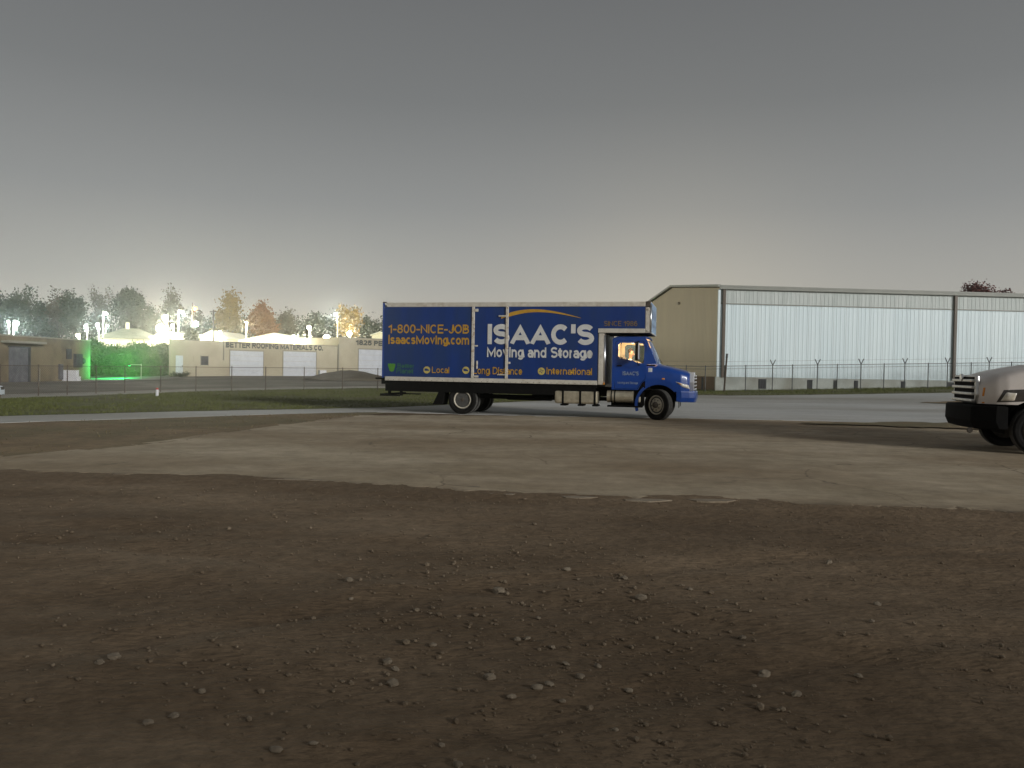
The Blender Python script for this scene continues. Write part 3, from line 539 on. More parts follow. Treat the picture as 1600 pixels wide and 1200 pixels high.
def cab(T, body, hw, st):
    """cab shell of a conventional truck: back wall st['b'], door front st['f'], windshield foot st['w']"""
    b, f, w = st['b'], st['f'], st['w']; zl, zt = .97, 2.70
    outer = [(b, zl), (f - .26, zl), (f - .14, 1.2), (f, 1.3), (f, 1.80), (w, 1.84), (f + .02, 2.56), (f - .10, zt), (b + .14, zt), (b, zt - .1)]
    inner = [(b + .19, 2.06), (b + .27, 1.985), (b + .66, 1.93), (b + .80, 1.85), (f - .09, 1.83), (f - .07, 2.35), (f - .13, 2.48), (b + .26, 2.5), (b + .19, 2.44)]
    parts = {}
    for side in (-1, 1):
        yf = lambda z, side=side: side * (hw - .07 * max(0, (z - 1.75)))
        o = ring_panel(outer, inner, yf, -side * .05).build('cab_side', body, T, bevel=.01)
        ring_panel([(b + .06, zl + .1), (f - .2, zl + .1), (f - .05, 1.35), (f - .03, 2.45), (f - .12, zt - .08), (b + .1, zt - .08), (b + .06, zt - .2)], inner, lambda z: yf(z) - side * .055, -side * .02).build('door_lining', M['liner'], T)
        g = MB().prism([(p[0], yf(p[1]) - side * .03, p[1]) for p in inner], (0, side * .006, 0)).build('side_window', M['glass'], T)
        # door outline as a fine dark gap, handle
        dl = [(b + .10, zl + .03), (f - .28, zl + .03), (f - .16, 1.2), (f - .03, 1.34), (f - .025, 2.40), (f - .12, 2.56), (b + .14, 2.56), (b + .10, 2.5), (b + .10, zl + .03)]
        mb = MB()
        for p, q in zip(dl, dl[1:]): mb.tube([(p[0], yf(p[1]) + side * .001, p[1]), (q[0], yf(q[1]) + side * .001, q[1])], .006, 4)
        d = mb.build('door_seam', M['black'], T)
        bx('door_handle', M['black'], T, b + .16, b + .32, min(yf(1.75) + side * .002, yf(1.75) + side * .035), max(yf(1.75) + side * .002, yf(1.75) + side * .035), 1.73, 1.77, .008)
        parts[side] = o
    # roof and back, lining
    rr = []
    for s_ in [b - .002, b + .05, b + .2, (b + f) / 2, f - .1, f + .03]:
        dz = -.12 if s_ < b else (-.03 if s_ < b + .1 or s_ > f else 0); ww = hw - .065
        rr.append([(s_, y, zt + dz + (.05 * (1 - (y / ww) ** 2))) for y in [ww * k / 6 for k in range(-6, 7)]])
    o = MB().loft(rr, False).build('cab_roof', body, T, smooth=True); m = o.modifiers.new('solid', 'SOLIDIFY'); m.thickness = .04
    bx('cab_back', body, T, b - .004, b + .03, -hw + .055, hw - .055, zl, zt - .08)
    bx('back_lining', M['liner'], T, b + .035, b + .05, -hw + .08, hw - .08, zl + .1, zt - .05)
    bx('roof_lining', M['liner'], T, b + .05, f - .02, -hw + .13, hw - .13, zt - .07, zt - .05)
    bx('cab_floor', M['black'], T, b + .04, w - .02, -hw + .06, hw - .06, zl + .005, zl + .03)
    bx('firewall', M['black'], T, f - .07, f - .045, -hw + .06, hw - .06, zl + .03, 1.82); bx('footwell_panel', M['black'], T, f - .30, f - .075, -hw + .052, -hw + .075, zl + .03, 1.6); bx('footwell_panel', M['black'], T, f - .30, f - .075, hw - .075, hw - .052, zl + .03, 1.6)
    bx('dashboard', M['black'], T, f - .22, w - .03, -hw + .1, hw - .1, 1.35, 1.80, .04)
    # windscreen, wrapped round
    rows = []
    for (s_, z_, hw2, bow) in ((w - .01, 1.83, hw - .04, .10), (f + .18, 2.20, hw - .075, .09), (f + .02, 2.58, hw - .11, .06)):
        rows.append([(s_ + bow * (1 - (k / 6) ** 2), hw2 * k / 6, z_) for k in range(-6, 7)])
    MB().loft(rows, False).build('windscreen', M['glass'], T, smooth=True)
    for y in (-.5, .35): MB().tube([(w + .10, y, 1.86), (f + .22, y + .35, 2.16)], .009, 4).build('wiper', M['black'], T)
    for y in (-.5, .5):
        mb = MB().box(b + .28, b + .78, y - .25, y + .25, 1.30, 1.46).box(b + .14, b + .30, y - .25, y + .25, 1.40, 2.05); mb.build('seat', M['seat'], T, bevel=.04)
    mb = MB(); c = Vector((f - .32, .5, 1.76)); pts = []
    for k in range(17):
        a = 2 * math.pi * k / 16; pts.append(c + Vector((.10 * math.sin(a), .22 * math.cos(a), .19 * math.sin(a))))
    mb.tube(pts, .014, 5, False); mb.tube([c, c + Vector((.15, 0, -.12))], .025, 5); mb.build('steering_wheel', M['black'], T)
    return parts
def truck_mirror(T, s, y, z0, z1, side=-1):
    mh = bx('mirror', M['black'], T, s, s + .09, y - .10, y + .12, z0, z1, .02)
    bx('mirror_back', M['chrome'], mh, s + .085, s + .13, y - .09, y + .11, z0 + .02, z1 - .02, .03)
    MB().tube([(s + .05, y, z0 + .02), (s + .08, y + .05 * -side, z0 - .12), (s + .12, y + .30 * -side, z0 - .16)], .014, 5).build('mirror_arm', M['black'], T)
    MB().tube([(s + .05, y, z1 - .02), (s + .1, y + .32 * -side, z1 + .04)], .014, 5).build('mirror_arm', M['black'], T)
# ---- the blue box truck
P1 = Vector((-4.48, 27.56, 0)); UU = Vector((.9695, -.2449, 0)); NN = Vector((-.2449, -.9695, 0))
TO = P1 - NN * 1.22
T = empty('moving_truck', TO, math.atan2(UU.y, UU.x), 'blue moving box truck with gold and white lettering and a lit cab', 'truck')
SF = (Vector((0, -1.222, 0)), Vector((1, 0, 0)), Vector((0, 0, 1)), Vector((0, -1, 0)))
def sp(px, py):      # picture point on the near side of the box -> (s, z)
    d = ray(px, py); q = CP + d * ((P1 - CP).dot(NN) / d.dot(NN)); return (q - P1).dot(UU), q.z
yn = -1.22
# cargo box
bx('box_roof', M['rail'], T, .02, 9.18, -1.2, 1.2, 3.78, 3.825)
bx('side_panel', M['bluevan'], T, -.03, 3.18, yn, yn + .03, 1.25, 3.665)
dr = bx('side_door', M['bluevan'], T, 3.28, 4.37, yn + .012, yn + .045, 1.25, 3.66)
tag(dr, 'narrow loading door set between two worn white posts')
pts = [(4.47, 1.25), (7.485, 1.25), (7.485, 2.955), (9.0, 2.955), (9.0, 3.665), (4.47, 3.665)]
MB().prism([(a, yn, b) for a, b in pts], (0, .03, 0)).build('side_panel', M['bluevan'], T)
MB().prism([(a, 1.22, b) for a, b in [(0, 1.12), (7.72, 1.12), (7.72, 2.82), (9.19, 2.82), (9.19, 3.8), (0, 3.8)]], (0, -.03, 0)).build('far_side_panel', M['bluevan'], T)
bx('top_rail', M['rail'], T, .06, 9.0, yn - .012, yn + .05, 3.668, 3.82, .012)
bx('bottom_rail', M['rail'], T, .03, 7.485, yn - .012, yn + .05, 1.105, 1.248, .01)
mb = MB()
for k in range(37): mb.tube([(.16 + k * .2, yn - .012, 1.135), (.16 + k * .2, yn - .020, 1.135)], .011, 6)
tag(mb.build('rail_rivets', M['black'], T), kind='stuff')
bx('peak_rail', M['rail'], T, 7.49, 9.0, yn - .014, yn + .05, 2.812, 2.952, .01)
bx('peak_floor', M['black'], T, 7.5, 9.17, -1.17, 1.19, 2.80, 2.84)
bx('door_post', M['rustrail'], T, 3.18, 3.275, yn - .03, yn + .03, 1.25, 3.665, .01)
bx('door_post', M['rustrail'], T, 4.372, 4.468, yn - .03, yn + .03, 1.25, 3.665, .01)
bx('rear_corner_post', M['blue'], T, -.09, -.032, yn - .006, yn + .08, 1.2, 3.81, .01)
bx('rear_door', M['rail'], T, -.07, -.03, -1.13, 1.13, 1.2, 3.75)
bx('front_corner_post', M['rail'], T, 9.003, 9.17, yn - .005, yn + .06, 2.815, 3.64, .02)
bx('corner_cap', M['hubd'], T, 9.003, 9.17, yn - .006, yn + .1, 3.643, 3.835, .02)
bx('corner_cap', M['hubd'], T, -.09, .05, yn - .012, yn + .06, 3.815, 3.85, .01)
pf = bx('peak_front', M['peakface'], T, 9.165, 9.19, -1.17, 1.2, 2.85, 3.8)
MB().tube([(9.178, yn + .015, 2.84), (9.178, yn + .015, 3.72)], .034, 10).build('chrome_corner', M['chrome'], T, smooth=True)
PF = (Vector((9.192, 0, 0)), Vector((0, 1, 0)), Vector((0, 0, 1)), Vector((1, 0, 0)))
lettering("ISAAC'S", M['faint'], T, -.85, .85, 3.3, 3.6, PF, .22); lettering('Moving and Storage', M['faint'], T, -.85, .85, 3.02, 3.17, PF)
bx('peak_front_rail', M['alu'], T, 9.15, 9.2, -1.15, 1.18, 2.812, 2.849)
bx('box_front_wall', M['rail'], T, 7.5, 7.7, yn - .002, 1.19, 1.11, 2.795, .03)
MB().tube([(7.715, yn + .02, 1.2), (7.715, yn + .02, 2.74)], .034, 10).build('chrome_corner', M['chrome'], T, smooth=True)
bx('marker_lamp', M['amber'], T, 7.69, 7.735, yn - .02, yn + .02, 1.12, 1.19, .01)
for s_, z_ in ((9.07, 2.86), (9.07, 3.55)): bx('marker_lamp', M['lens'], T, s_, s_ + .06, yn - .03, yn - .004, z_, z_ + .05, .01)
# hinges, latches
for (x0, x1, z0, z1) in ((3.28, 3.40, 3.50, 3.60), (3.28, 3.40, 2.32, 2.37), (3.28, 3.44, 1.27, 1.34), (4.12, 4.37, 3.33, 3.38), (4.10, 4.37, 1.36, 1.40), (4.47, 4.55, 1.75, 1.82)): bx('door_bracket', M['rail'], T, x0, x1, yn - .035, yn + .01, z0, z1, .008)
bx('door_lock', M['rustrail'], T, 3.36, 3.41, yn - .04, yn + .01, 1.56, 1.84, .01)
# lettering and marks on the side
def tx(body, mat, a, b, c, d, off=.15): return lettering(body, mat, T, *[sp(a, (c + d) / 2)[0], sp(b, (c + d) / 2)[0], sp((a + b) / 2, d)[1], sp((a + b) / 2, c)[1]], SF, off)
tx('1-800-NICE-JOB', M['lettg'], 607, 733, 507, 521, .17); tx('IsaacsMoving.com', M['lettg'], 607, 733, 523.5, 541, .19)
tx("ISAAC'S", M['lettw'], 762, 928.5, 506.5, 538.5, .245); tx('Moving and Storage', M['lettw'], 761, 926, 542, 562.5, .19)
tx('Local', M['lettg'], 675, 702, 573, 583, .14); tx('Long Distance', M['lettg'], 739, 816, 573.5, 587.5, .14); tx('International', M['lettg'], 854, 925, 574.5, 585.5, .14)
tx('SINCE 1986', M['lettd'], 944, 996, 501.5, 509.5, .15)
tx('Better', M['lettgd'], 621, 647, 568, 575, .15); tx('Planet', M['lettgd'], 619.5, 646, 575.5, 583.5, .15)
def flat(name, pts, mat, off=.004): return MB().poly([(a, yn - .002 - off, b) for a, b in pts]).build(name, mat, T)
for (cx, cy_) in ((667, 578), (728, 578.5), (846, 580)):
    a, b = sp(cx, cy_); bd = flat('badge', [(a + .125 * math.cos(k * .3927), b + .125 * math.sin(k * .3927)) for k in range(16)], M['badge'])
    o = MB()
    if cx == 846:
        for k in range(4):
            an = k * math.pi / 2 + .3; q = lambda an, r: (a + r * math.cos(an), yn - .009, b + r * math.sin(an))
            o.poly([q(an, .09), q(an + .6, .03), q(an - .6, .03)])
    else:
        o.poly([(x_, yn - .009, z_) for x_, z_ in ((a - .085, b - .03), (a + .085, b - .03), (a + .085, b + .015), (a + .04, b + .02), (a + .02, b + .05), (a - .085, b + .05))])
    o.build('emblem', M['bluevan'], bd)
a, b = sp(612, 574)
leaf = flat('leaf_mark', [(a + x_ * .155, b + z_ * .155) for x_, z_ in ((0, -1), (.55, -.8), (.75, -.1), (.9, .45), (.85, .85), (.5, .8), (.2, .95), (0, .75), (-.25, .95), (-.5, .8), (-.9, .9), (-.9, .4), (-.7, -.1), (-.5, -.75))], M['lettgr'])
up_, lo_ = [], []
for k in range(25):
    t = k / 24; px = 783 + 125 * t; mid = 499 - 13.5 * math.sin(math.pi * (t * .92 + .02) ** .8); th = 3.3 * (1 - t) ** .75 * min(1, t * 6 + .25) + .15
    up_.append(sp(px, mid - th)); lo_.append(sp(px, mid + th))
MB().loft([[(p[0], yn - .006, p[1]) for p in up_], [(p[0], yn - .006, p[1]) for p in lo_]], False).build('swoosh', M['lettg'], T)
# chassis
for y in (-.43, .43): bx('frame_rail', M['black'], T, .1, 9.9, y - .05, y + .05, .72, 1.02)
for k in range(16): bx('cross_sill', M['black'], T, .3 + k * .47, .4 + k * .47, -1.18, 1.18, 1.0, 1.09)
bx('side_skirt', M['black'], T, .02, 7.45, yn + .06, yn + .1, .74, 1.10)
bx('rear_sill', M['black'], T, -.12, .05, -1.18, 1.18, .98, 1.18)
mb = MB().box(-.36, -.08, -1.15, -.6, 1.14, 1.2).box(-.2, -.1, -1.1, 1.1, .56, .64).box(-.16, .5, -1.1, -.95, .56, .60).box(.06, .14, -1.0, -.9, .6, 1.0).box(.5, .58, -1.0, -.9, .58, 1.0).box(-.16, .5, .95, 1.1, .56, .60)
mb.build('rear_step', M['black'], T)
MB().tube([(2.85, -1.0, .5), (2.85, 1.0, .5)], .07, 8).build('rear_axle', M['black'], T)
MB().tube([(9.45, -.9, .45), (9.45, .9, .45)], .05, 8).build('front_axle', M['black'], T)
for y in (-.65, .65): bx('leaf_spring', M['black'], T, 1.9, 4.4, y - .1, y + .1, .55, .66)
fl = MB().prism([(1.78, -1.15, .30), (2.14, -1.15, .31), (2.22, -1.15, .8), (2.02, -1.15, .8)], (0, .55, 0)).build('mud_flap', M['black'], T)
bx('drive_shaft', M['black'], T, 4.5, 8.5, -.08, .08, .55, .68)
bx('far_tank', M['black'], T, 4.9, 7.3, .6, 1.1, .5, .95)
bx('air_tank', M['black'], T, 4.3, 5.9, -.7, -.5, .52, .66, .05)
wheel(T, 2.85, -1.02, -1, 0, .5, dual=True); wheel(T, 2.85, 1.02, 1, 0, .5, dual=True)
wheel(T, 9.46, -.96, -1, R_(-36), .5); wheel(T, 9.46, .96, 1, R_(-36), .5)
ft = bx('fuel_tank', M['tank'], T, 6.07, 7.50, -1.19, -.6, .47, .90, .07)
for s_ in (6.32, 6.90, 7.38): bx('tank_strap', M['black'], ft, s_, s_ + .07, -1.2, -.59, .455, .912, .01)
for s_ in (6.27, 6.85, 7.33): bx('tank_bracket', M['black'], T, s_, s_ + .18, -1.17, -.6, .40, .453)
st = MB(); prof = [(math.cos(a) * .21, math.sin(a) * .2) for a in [2 * math.pi * k / 20 for k in range(20)]]
st.loft([[(s_, -.93 + p[0], .74 + p[1]) for p in prof] for s_ in (7.80, 7.83, 8.63, 8.66)], True, True); tk = st.build('muffler_tank', M['tank'], T, smooth=False)
for s_ in (7.93, 8.04): MB().loft([[(q, -.93 + p[0] * 1.04, .74 + p[1] * 1.04) for p in prof] for q in (s_, s_ + .035)], True, True).build('tank_band', M['black'], tk)
mb = MB().box(7.82, 8.95, -1.12, -.75, .40, .45).box(7.9, 8.9, -.75, -.72, .40, .9).box(8.68, 8.98, -1.0, -.6, .45, .95); mb.build('cab_step', M['black'], T)
bx('step_light', M['tank'], T, 8.80, 8.89, -1.06, -1.0, .56, .76, .03)
# cab and hood
CS = dict(b=7.95, f=9.06, w=9.38); cabp = cab(T, M['blue'], 1.10, CS)
hood = Hood(9.03, 10.43, [(9.0, 1.86), (9.36, 1.84), (9.8, 1.755), (10.2, 1.655), (10.42, 1.585), (10.52, 1.53), (10.57, 1.46)], [(9.0, 1.10), (9.3, 1.115), (9.9, 1.12), (10.15, 1.09), (10.35, .99), (10.48, .86), (10.57, .72)], 9.46, .655, .94, .42, .15)
hood.mesh('hood', M['blue'], T)
ar = MB(); rg = []
for k in range(15):
    a = R_(-8 + k * 14); rg.append([(9.46 + math.cos(a) * .645, y, .50 + math.sin(a) * .645) for y in (-1.06, -.3)])
ar.loft(rg, False).build('wheel_well', M['black'], T)
rg = []
for k in range(15):
    a = R_(-8 + k * 14); rg.append([(9.46 + math.cos(a) * .645, y, .50 + math.sin(a) * .645) for y in (1.06, .3)])
MB().loft(rg, False).build('wheel_well', M['black'], T)
bx('engine', M['black'], T, 9.15, 10.3, -.45, .45, .6, 1.45)
fe = MB(); rg = []
for k in range(10):
    a = R_(130 + k * 7.5); rg.append([(9.46 + math.cos(a) * .66, -1.10, .50 + math.sin(a) * .66), (9.46 + math.cos(a) * .66, -.95, .50 + math.sin(a) * .66), (9.46 + math.cos(a) * .75, -.98, .50 + math.sin(a) * .75), (9.46 + math.cos(a) * .75, -1.09, .50 + math.sin(a) * .75)])
fe.loft(rg, True, True).build('rear_fender_edge', M['blue'], T)
# front: bumper, grille, lamps
bp = MB(); rg = []
for k in range(-10, 11):
    y = k / 10 * 1.10; t = abs(k / 10); s_ = 10.67 - .07 * t ** 2 - (.42 * max(0, t - .78) / .22 * (.6 + .4 * max(0, t - .78) / .22)); zl = .58 + .03 * t
    rg.append([(s_ - .02, y, .97), (s_, y, .93), (s_ + .01, y, .75), (s_ - .04, y, zl), (s_ - .16, y, zl + .02), (s_ - .16, y, .95)])
bp.loft(rg, True, True).build('bumper', M['blue'], T, smooth=False, bevel=.015)
gr = MB().prism([(10.36, y, z) for y, z in ((-.74, .96), (.74, .96), (.86, 1.25), (.70, 1.575), (-.70, 1.575), (-.86, 1.25))], (.21, 0, 0)).build('grille', M['brightw'], T, bevel=.02)
bx('grille_opening', M['black'], gr, 10.565, 10.578, -.56, .56, .99, 1.46)
for z in (1.00, 1.115, 1.23, 1.345, 1.435): bx('grille_bar', M['brightw'], gr, 10.57, 10.63, -.57, .57, z, z + .045, .012)
for sd_ in (-1, 1):
    hl = hood.patch('headlight', M['lens'], T, [(10.0, 1.265), (10.22, 1.09), (10.44, 1.03), (10.40, 1.16)], .03, sd_)
    hood.patch('turn_signal', M['amber'], hl, [(10.03, 1.25), (10.12, 1.19), (10.2, 1.15), (10.17, 1.205)], .038, sd_)
hood.patch('hood_marker', M['amber'], T, [(9.56, 1.32), (9.65, 1.32), (9.65, 1.37), (9.56, 1.37)], .012)
hood.patch('unit_plate', M['lettw'], T, [(9.12, 1.56), (9.25, 1.56), (9.25, 1.69), (9.12, 1.69)], .006)
truck_mirror(T, 8.72, -1.36, 1.93, 2.52)
DF = (Vector((0, -1.104, 0)), Vector((1, 0, 0)), Vector((0, 0, 1)), Vector((0, -1, 0)))
lettering("ISAAC'S", M['faint'], T, 8.30, 8.82, 1.44, 1.57, DF, .2); lettering('Moving and Storage', M['faint'], T, 8.14, 8.80, 1.14, 1.24, DF)
# lit cab lamp
dm = bx('cab_lamp', M['edome'], T, 8.42, 8.62, -.12, .12, 2.56, 2.585)
pl_ = bpy.data.lights.new('cab_lamp_light', 'POINT'); pl_.energy = 80; pl_.color = (1, .68, .40); pl_.shadow_soft_size = .08
po = bpy.data.objects.new('cab_lamp_light', pl_); col.objects.link(po); po.parent = T; po.location = (8.52, 0, 2.5)
# ---- driver
def skin_body(name, nodes, edges, mat, parent, root=0, sub=2):
    me = bpy.data.meshes.new(name); bm = bmesh.new(); lay = bm.verts.layers.skin.verify(); vv = []
    for i, n in enumerate(nodes):
        v = bm.verts.new(n[0]); v[lay].radius = (n[1], n[1]); v[lay].use_root = (i == root); vv.append(v)
    for i, j in edges: bm.edges.new((vv[i], vv[j]))
    bm.to_mesh(me); bm.free()
    o = bpy.data.objects.new(name, me); col.objects.link(o); o.parent = parent; me.materials.append(mat)
    s = o.modifiers.new('skin', 'SKIN'); s.use_smooth_shade = True; u = o.modifiers.new('sub', 'SUBSURF'); u.levels = sub; u.render_levels = sub
    return o
D = empty('person', T.matrix_basis @ Vector((8.36, .48, 1.46)), math.atan2(UU.y, UU.x), 'driver in a white shirt sitting at the wheel of the blue truck', 'person')
hands = []
nodes = [((0, 0, .02), .13), ((0, 0, .22), .125), ((.01, 0, .42), .14), ((.02, 0, .53), .075), ((.03, 0, .60), .055), ((.05, 0, .68), .088), ((.055, 0, .77), .092), ((.045, 0, .83), .06),
         ((.02, -.19, .47), .065), ((.14, -.23, .25), .05), ((.36, -.17, .30), .036), ((.43, -.15, .31), .034), ((.02, .19, .47), .065), ((.14, .23, .25), .05), ((.36, .17, .30), .036), ((.43, .15, .31), .034),
         ((.12, -.10, .02), .095), ((.46, -.12, .03), .075), ((.55, -.12, -.35), .05), ((.66, -.12, -.42), .04), ((.12, .10, .02), .095), ((.46, .12, .03), .075), ((.55, .12, -.35), .05), ((.66, .12, -.42), .04)]
edges = [(0, 1), (1, 2), (2, 3), (3, 4), (4, 5), (5, 6), (6, 7), (2, 8), (8, 9), (9, 10), (10, 11), (2, 12), (12, 13), (13, 14), (14, 15), (0, 16), (16, 17), (17, 18), (18, 19), (0, 20), (20, 21), (21, 22), (22, 23)]
for base, sgn in ((11, -1), (15, 1)):
    b0 = Vector(nodes[base][0])
    for k in range(4):
        y0 = (k - 1.5) * .02; i0 = len(nodes)
        nodes += [((b0.x + .05, b0.y + y0, b0.z + .012), .010), ((b0.x + .08, b0.y + y0, b0.z - .005), .009), ((b0.x + .07, b0.y + y0, b0.z - .03), .008)]
        edges += [(base, i0), (i0, i0 + 1), (i0 + 1, i0 + 2)]
    i0 = len(nodes); nodes += [((b0.x + .02, b0.y - sgn * .04, b0.z - .005), .010), ((b0.x + .055, b0.y - sgn * .05, b0.z - .01), .009)]; edges += [(base, i0), (i0, i0 + 1)]
skin_body('body', nodes, edges, M['skin'], D)
skin_body('shirt', [((0, 0, .0), .15), ((0, 0, .2), .148), ((.01, 0, .40), .16), ((.02, 0, .52), .09), ((.02, -.19, .46), .085), ((.13, -.225, .27), .068), ((.24, -.20, .275), .06), ((.02, .19, .46), .085), ((.13, .225, .27), .068), ((.24, .20, .275), .06)], [(0, 1), (1, 2), (2, 3), (2, 4), (4, 5), (5, 6), (2, 7), (7, 8), (8, 9)], M['shirt'], D)
skin_body('trousers', [((0, 0, .0), .14), ((.12, -.10, .02), .108), ((.46, -.12, .03), .085), ((.54, -.12, -.30), .065), ((.12, .10, .02), .108), ((.46, .12, .03), .085), ((.54, .12, -.30), .065)], [(0, 1), (1, 2), (2, 3), (0, 4), (4, 5), (5, 6)], M['jeans'], D)
hb = bmesh.new(); bmesh.ops.create_uvsphere(hb, u_segments=16, v_segments=10, radius=1)
for v in hb.verts:
    v.co = Vector((v.co.x * .105, v.co.y * .092, v.co.z * .11))
    if v.co.x > .02 and v.co.z < .05: v.co.x = .02 - (.05 - v.co.z) * .3
    if v.co.z < -.04: v.co.z = -.04
    v.co += Vector((.035, 0, .80))
hm = bpy.data.meshes.new('hair'); hb.to_mesh(hm); hb.free(); hm.materials.append(M['hair']); ho = bpy.data.objects.new('hair', hm); col.objects.link(ho); ho.parent = D
fm = MB().prism([(.135, 0, .74), (.17, -.018, .69), (.17, .018, .69)], (-.04, 0, .0)); fm.build('nose', M['skin'], D)
for y in (-.032, .032): MB().lathe_y([(.001, -.012), (.010, -.008), (.012, 0), (.010, .008), (.001, .012)], (.135, y, .755), 8).build('eye', M['hair'], D)
bx('mouth', M['red'], D, .128, .14, -.022, .022, .655, .664)
for y in (-.09, .09): bx('ear', M['skin'], D, .03, .06, y - .012, y + .012, .69, .76, .008)
# ---- white truck at the right edge
W = empty('white_truck', (0, 0, 0), 0, 'white truck nose with dark bumper and barred grille at the right edge', 'truck')
WHEAD = R_(166); wu = Vector((math.cos(WHEAD), math.sin(WHEAD), 0)); wl = Vector((-wu.y, wu.x, 0))
wp = gnd(1622, 711); WAX, WHW = 0.0, 1.02
W.rotation_euler = (0, 0, WHEAD); W.location = wp - wl * WHW            # local origin: front axle centre, +y = its left side (towards us)
hd = Hood(-1.0, 1.05, [(-1.05, 1.93), (0, 1.86), (.45, 1.76), (.75, 1.67), (.95, 1.57), (1.06, 1.46)], [(-1.05, 1.12), (.3, 1.14), (.6, 1.12), (.8, 1.05), (.95, .96), (1.06, .84)], 0, .66, 1.02, .5, .13)
hd.mesh('hood', M['white'], W)
cab(W, M['white'], 1.12, dict(b=-2.13, f=-.98, w=-.64))
for sd_ in (1, -1):
    rg = []
    for k in range(15):
        a = R_(-8 + k * 14); rg.append([(math.cos(a) * .65, y * sd_, .5 + math.sin(a) * .65) for y in (1.08, .3)])
    MB().loft(rg, False).build('wheel_well', M['black'], W)
    ho_ = hd.patch('headlight', M['lensd'], W, [(.12, 1.30), (.74, 1.06), (.70, 1.27), (.02, 1.36)][::-1] if 0 else [(.80, 1.06), (.16, 1.10), (.02, 1.36), (.68, 1.32)], .012, sd_)
    hd.patch('headlight_lens', M['lens'], ho_, [(.74, 1.09), (.48, 1.10), (.44, 1.27), (.64, 1.28)], .03, sd_)
    hd.patch('headlight_lens', M['lens'], ho_, [(.34, 1.16), (.24, 1.17), (.19, 1.28), (.30, 1.28)], .02, sd_)
    hd.patch('marker_lamp', M['amber'], W, [(.99, 1.18), (1.02, 1.18), (1.0, 1.36), (.97, 1.36)], .012, sd_)
    wheel(W, 0, .98 * sd_, sd_, 0, .5, rimm=M['hubd']); wheel(W, -5.2, .95 * sd_, sd_, 0, .5, dual=True)
gr = MB().prism([(1.02, y, z) for y, z in ((-.66, 1.02), (.66, 1.02), (.80, 1.2), (.72, 1.62), (-.72, 1.62), (-.80, 1.2))], (.09, 0, 0)).build('grille', M['alu'], W, bevel=.03)
bx('grille_opening', M['black'], gr, 1.105, 1.118, -.68, .68, 1.05, 1.58)
for z in (1.05, 1.19, 1.33, 1.47): bx('grille_bar', M['alu'], gr, 1.10, 1.17, -.70, .70, z, z + .06, .015)
MB().lathe_y([(.001, -.02), (.08, -.02), (.085, 0), (.08, .02), (.001, .02)], (0, 0, 0), 20).build('badge', M['chrome'], gr).matrix_basis = Matrix.Translation((1.17, 0, 1.56)) @ Matrix.Rotation(math.pi / 2, 4, 'Z')
bp = MB(); rg = []
for k in range(-10, 11):
    y = k / 10 * 1.15; t = abs(k / 10); s_ = 1.28 - .08 * t ** 2 - .38 * max(0, t - .8) / .2
    rg.append([(s_ - .03, y, .99), (s_, y, .95), (s_ + .01, y, .66), (s_ - .06, y, .50), (s_ - .22, y, .50), (s_ - .22, y, .98)])
bp.loft(rg, True, True).build('bumper', M['black'], W, bevel=.02)
MB().lathe_y([(.001, -.03), (.05, -.03), (.06, .0), (.05, .03), (.001, .03)], (1.24, .9, .46), 12).build('tow_hook', M['hubd'], W)
bx('engine', M['black'], W, -.5, 1.0, -.5, .5, .55, 1.5)
for y in (-.43, .43): bx('frame_rail', M['black'], W, -7.5, 1.0, y - .05, y + .05, .68, .98)
bx('box_body', M['white'], W, -8.4, -2.35, -1.22, 1.22, 1.08, 3.7, .03); bx('step', M['black'], W, -2.1, -1.0, .7, 1.12, .45, .95, .03)
hd.patch('fog_lamp', M['amber'], W, [(.98, 1.03), (1.02, 1.03), (1.02, 1.06), (.98, 1.06)], .01, 1)
# ------------------------------------------------------------------ white warehouse
WC = Vector((15.75, 60.0, 0)); WA = math.atan2(.0908, .9957); EAVE, WID = 8.08, 24.7
wx = Vector((math.cos(WA), math.sin(WA), 0)); wy = Vector((-wx.y, wx.x, 0))
WH = empty('warehouse', WC, WA, 'long white sheet metal warehouse with a tan gable end behind the fence', 'warehouse')
def wloc(px, py):       # picture point on the long wall -> local x, z
    d = ray(px, py); q = CP + d * ((WC - CP).dot(wy) / d.dot(wy)); return (q - WC).dot(wx), q.z
def rib_panel(w, h, n=3, depth=.014):
    P = []; st = w / n
    for k in range(n):
        x = k * st; P += [(x, 0), (x + st * .60, 0), (x + st * .70, -depth), (x + st * .90, -depth)]
    P += [(w, 0)]
    return MB().loft([[(x, y, 0) for x, y in P], [(x, y, h) for x, y in P]], False)
zb_, zs_ = 1.28, 6.86
lo = rib_panel(.985, zs_ - zb_).build('wall_panel', M['panel'], WH, fix=False); hi = rib_panel(.985, EAVE - zs_ - .10).build('upper_panel', M['skyl'], WH, fix=False)
random.seed(3)
SKY2 = pmat('translucent_sheet_pale', (0.45, 0.50, 0.48), (0.56, 0.60, 0.58), 0.9, 0.5, stretch=(2.2, 2.2, 0.2))
hi2 = bpy.data.meshes.new_from_object(hi); hi2.materials.clear(); hi2.materials.append(SKY2)
for k in range(46):
    a = lo if k == 0 else lo.copy(); b = hi if k == 0 else hi.copy()
    if k: col.objects.link(a); col.objects.link(b)
    a.location = (k * 1.0 + .0075, -.02, zb_); b.location = (k * 1.0 + .0075, -.035, zs_ + .012)
    if random.random() < .4: b.data = hi2
bx('inner_wall', M['trim'], WH, .05, 46, .06, .1, .2, EAVE - .05)
bx('eave_gutter', M['trim'], WH, -.15, 46.1, -.26, -.075, EAVE - .16, EAVE + .03, .02); bx('band_flashing', M['trim'], WH, .0, 46, -.09, -.075, zs_ - .05, zs_ + .02)
bx('corner_trim', M['panel'], WH, -.20, -.03, -.10, .04, zb_ - .02, EAVE - .17)
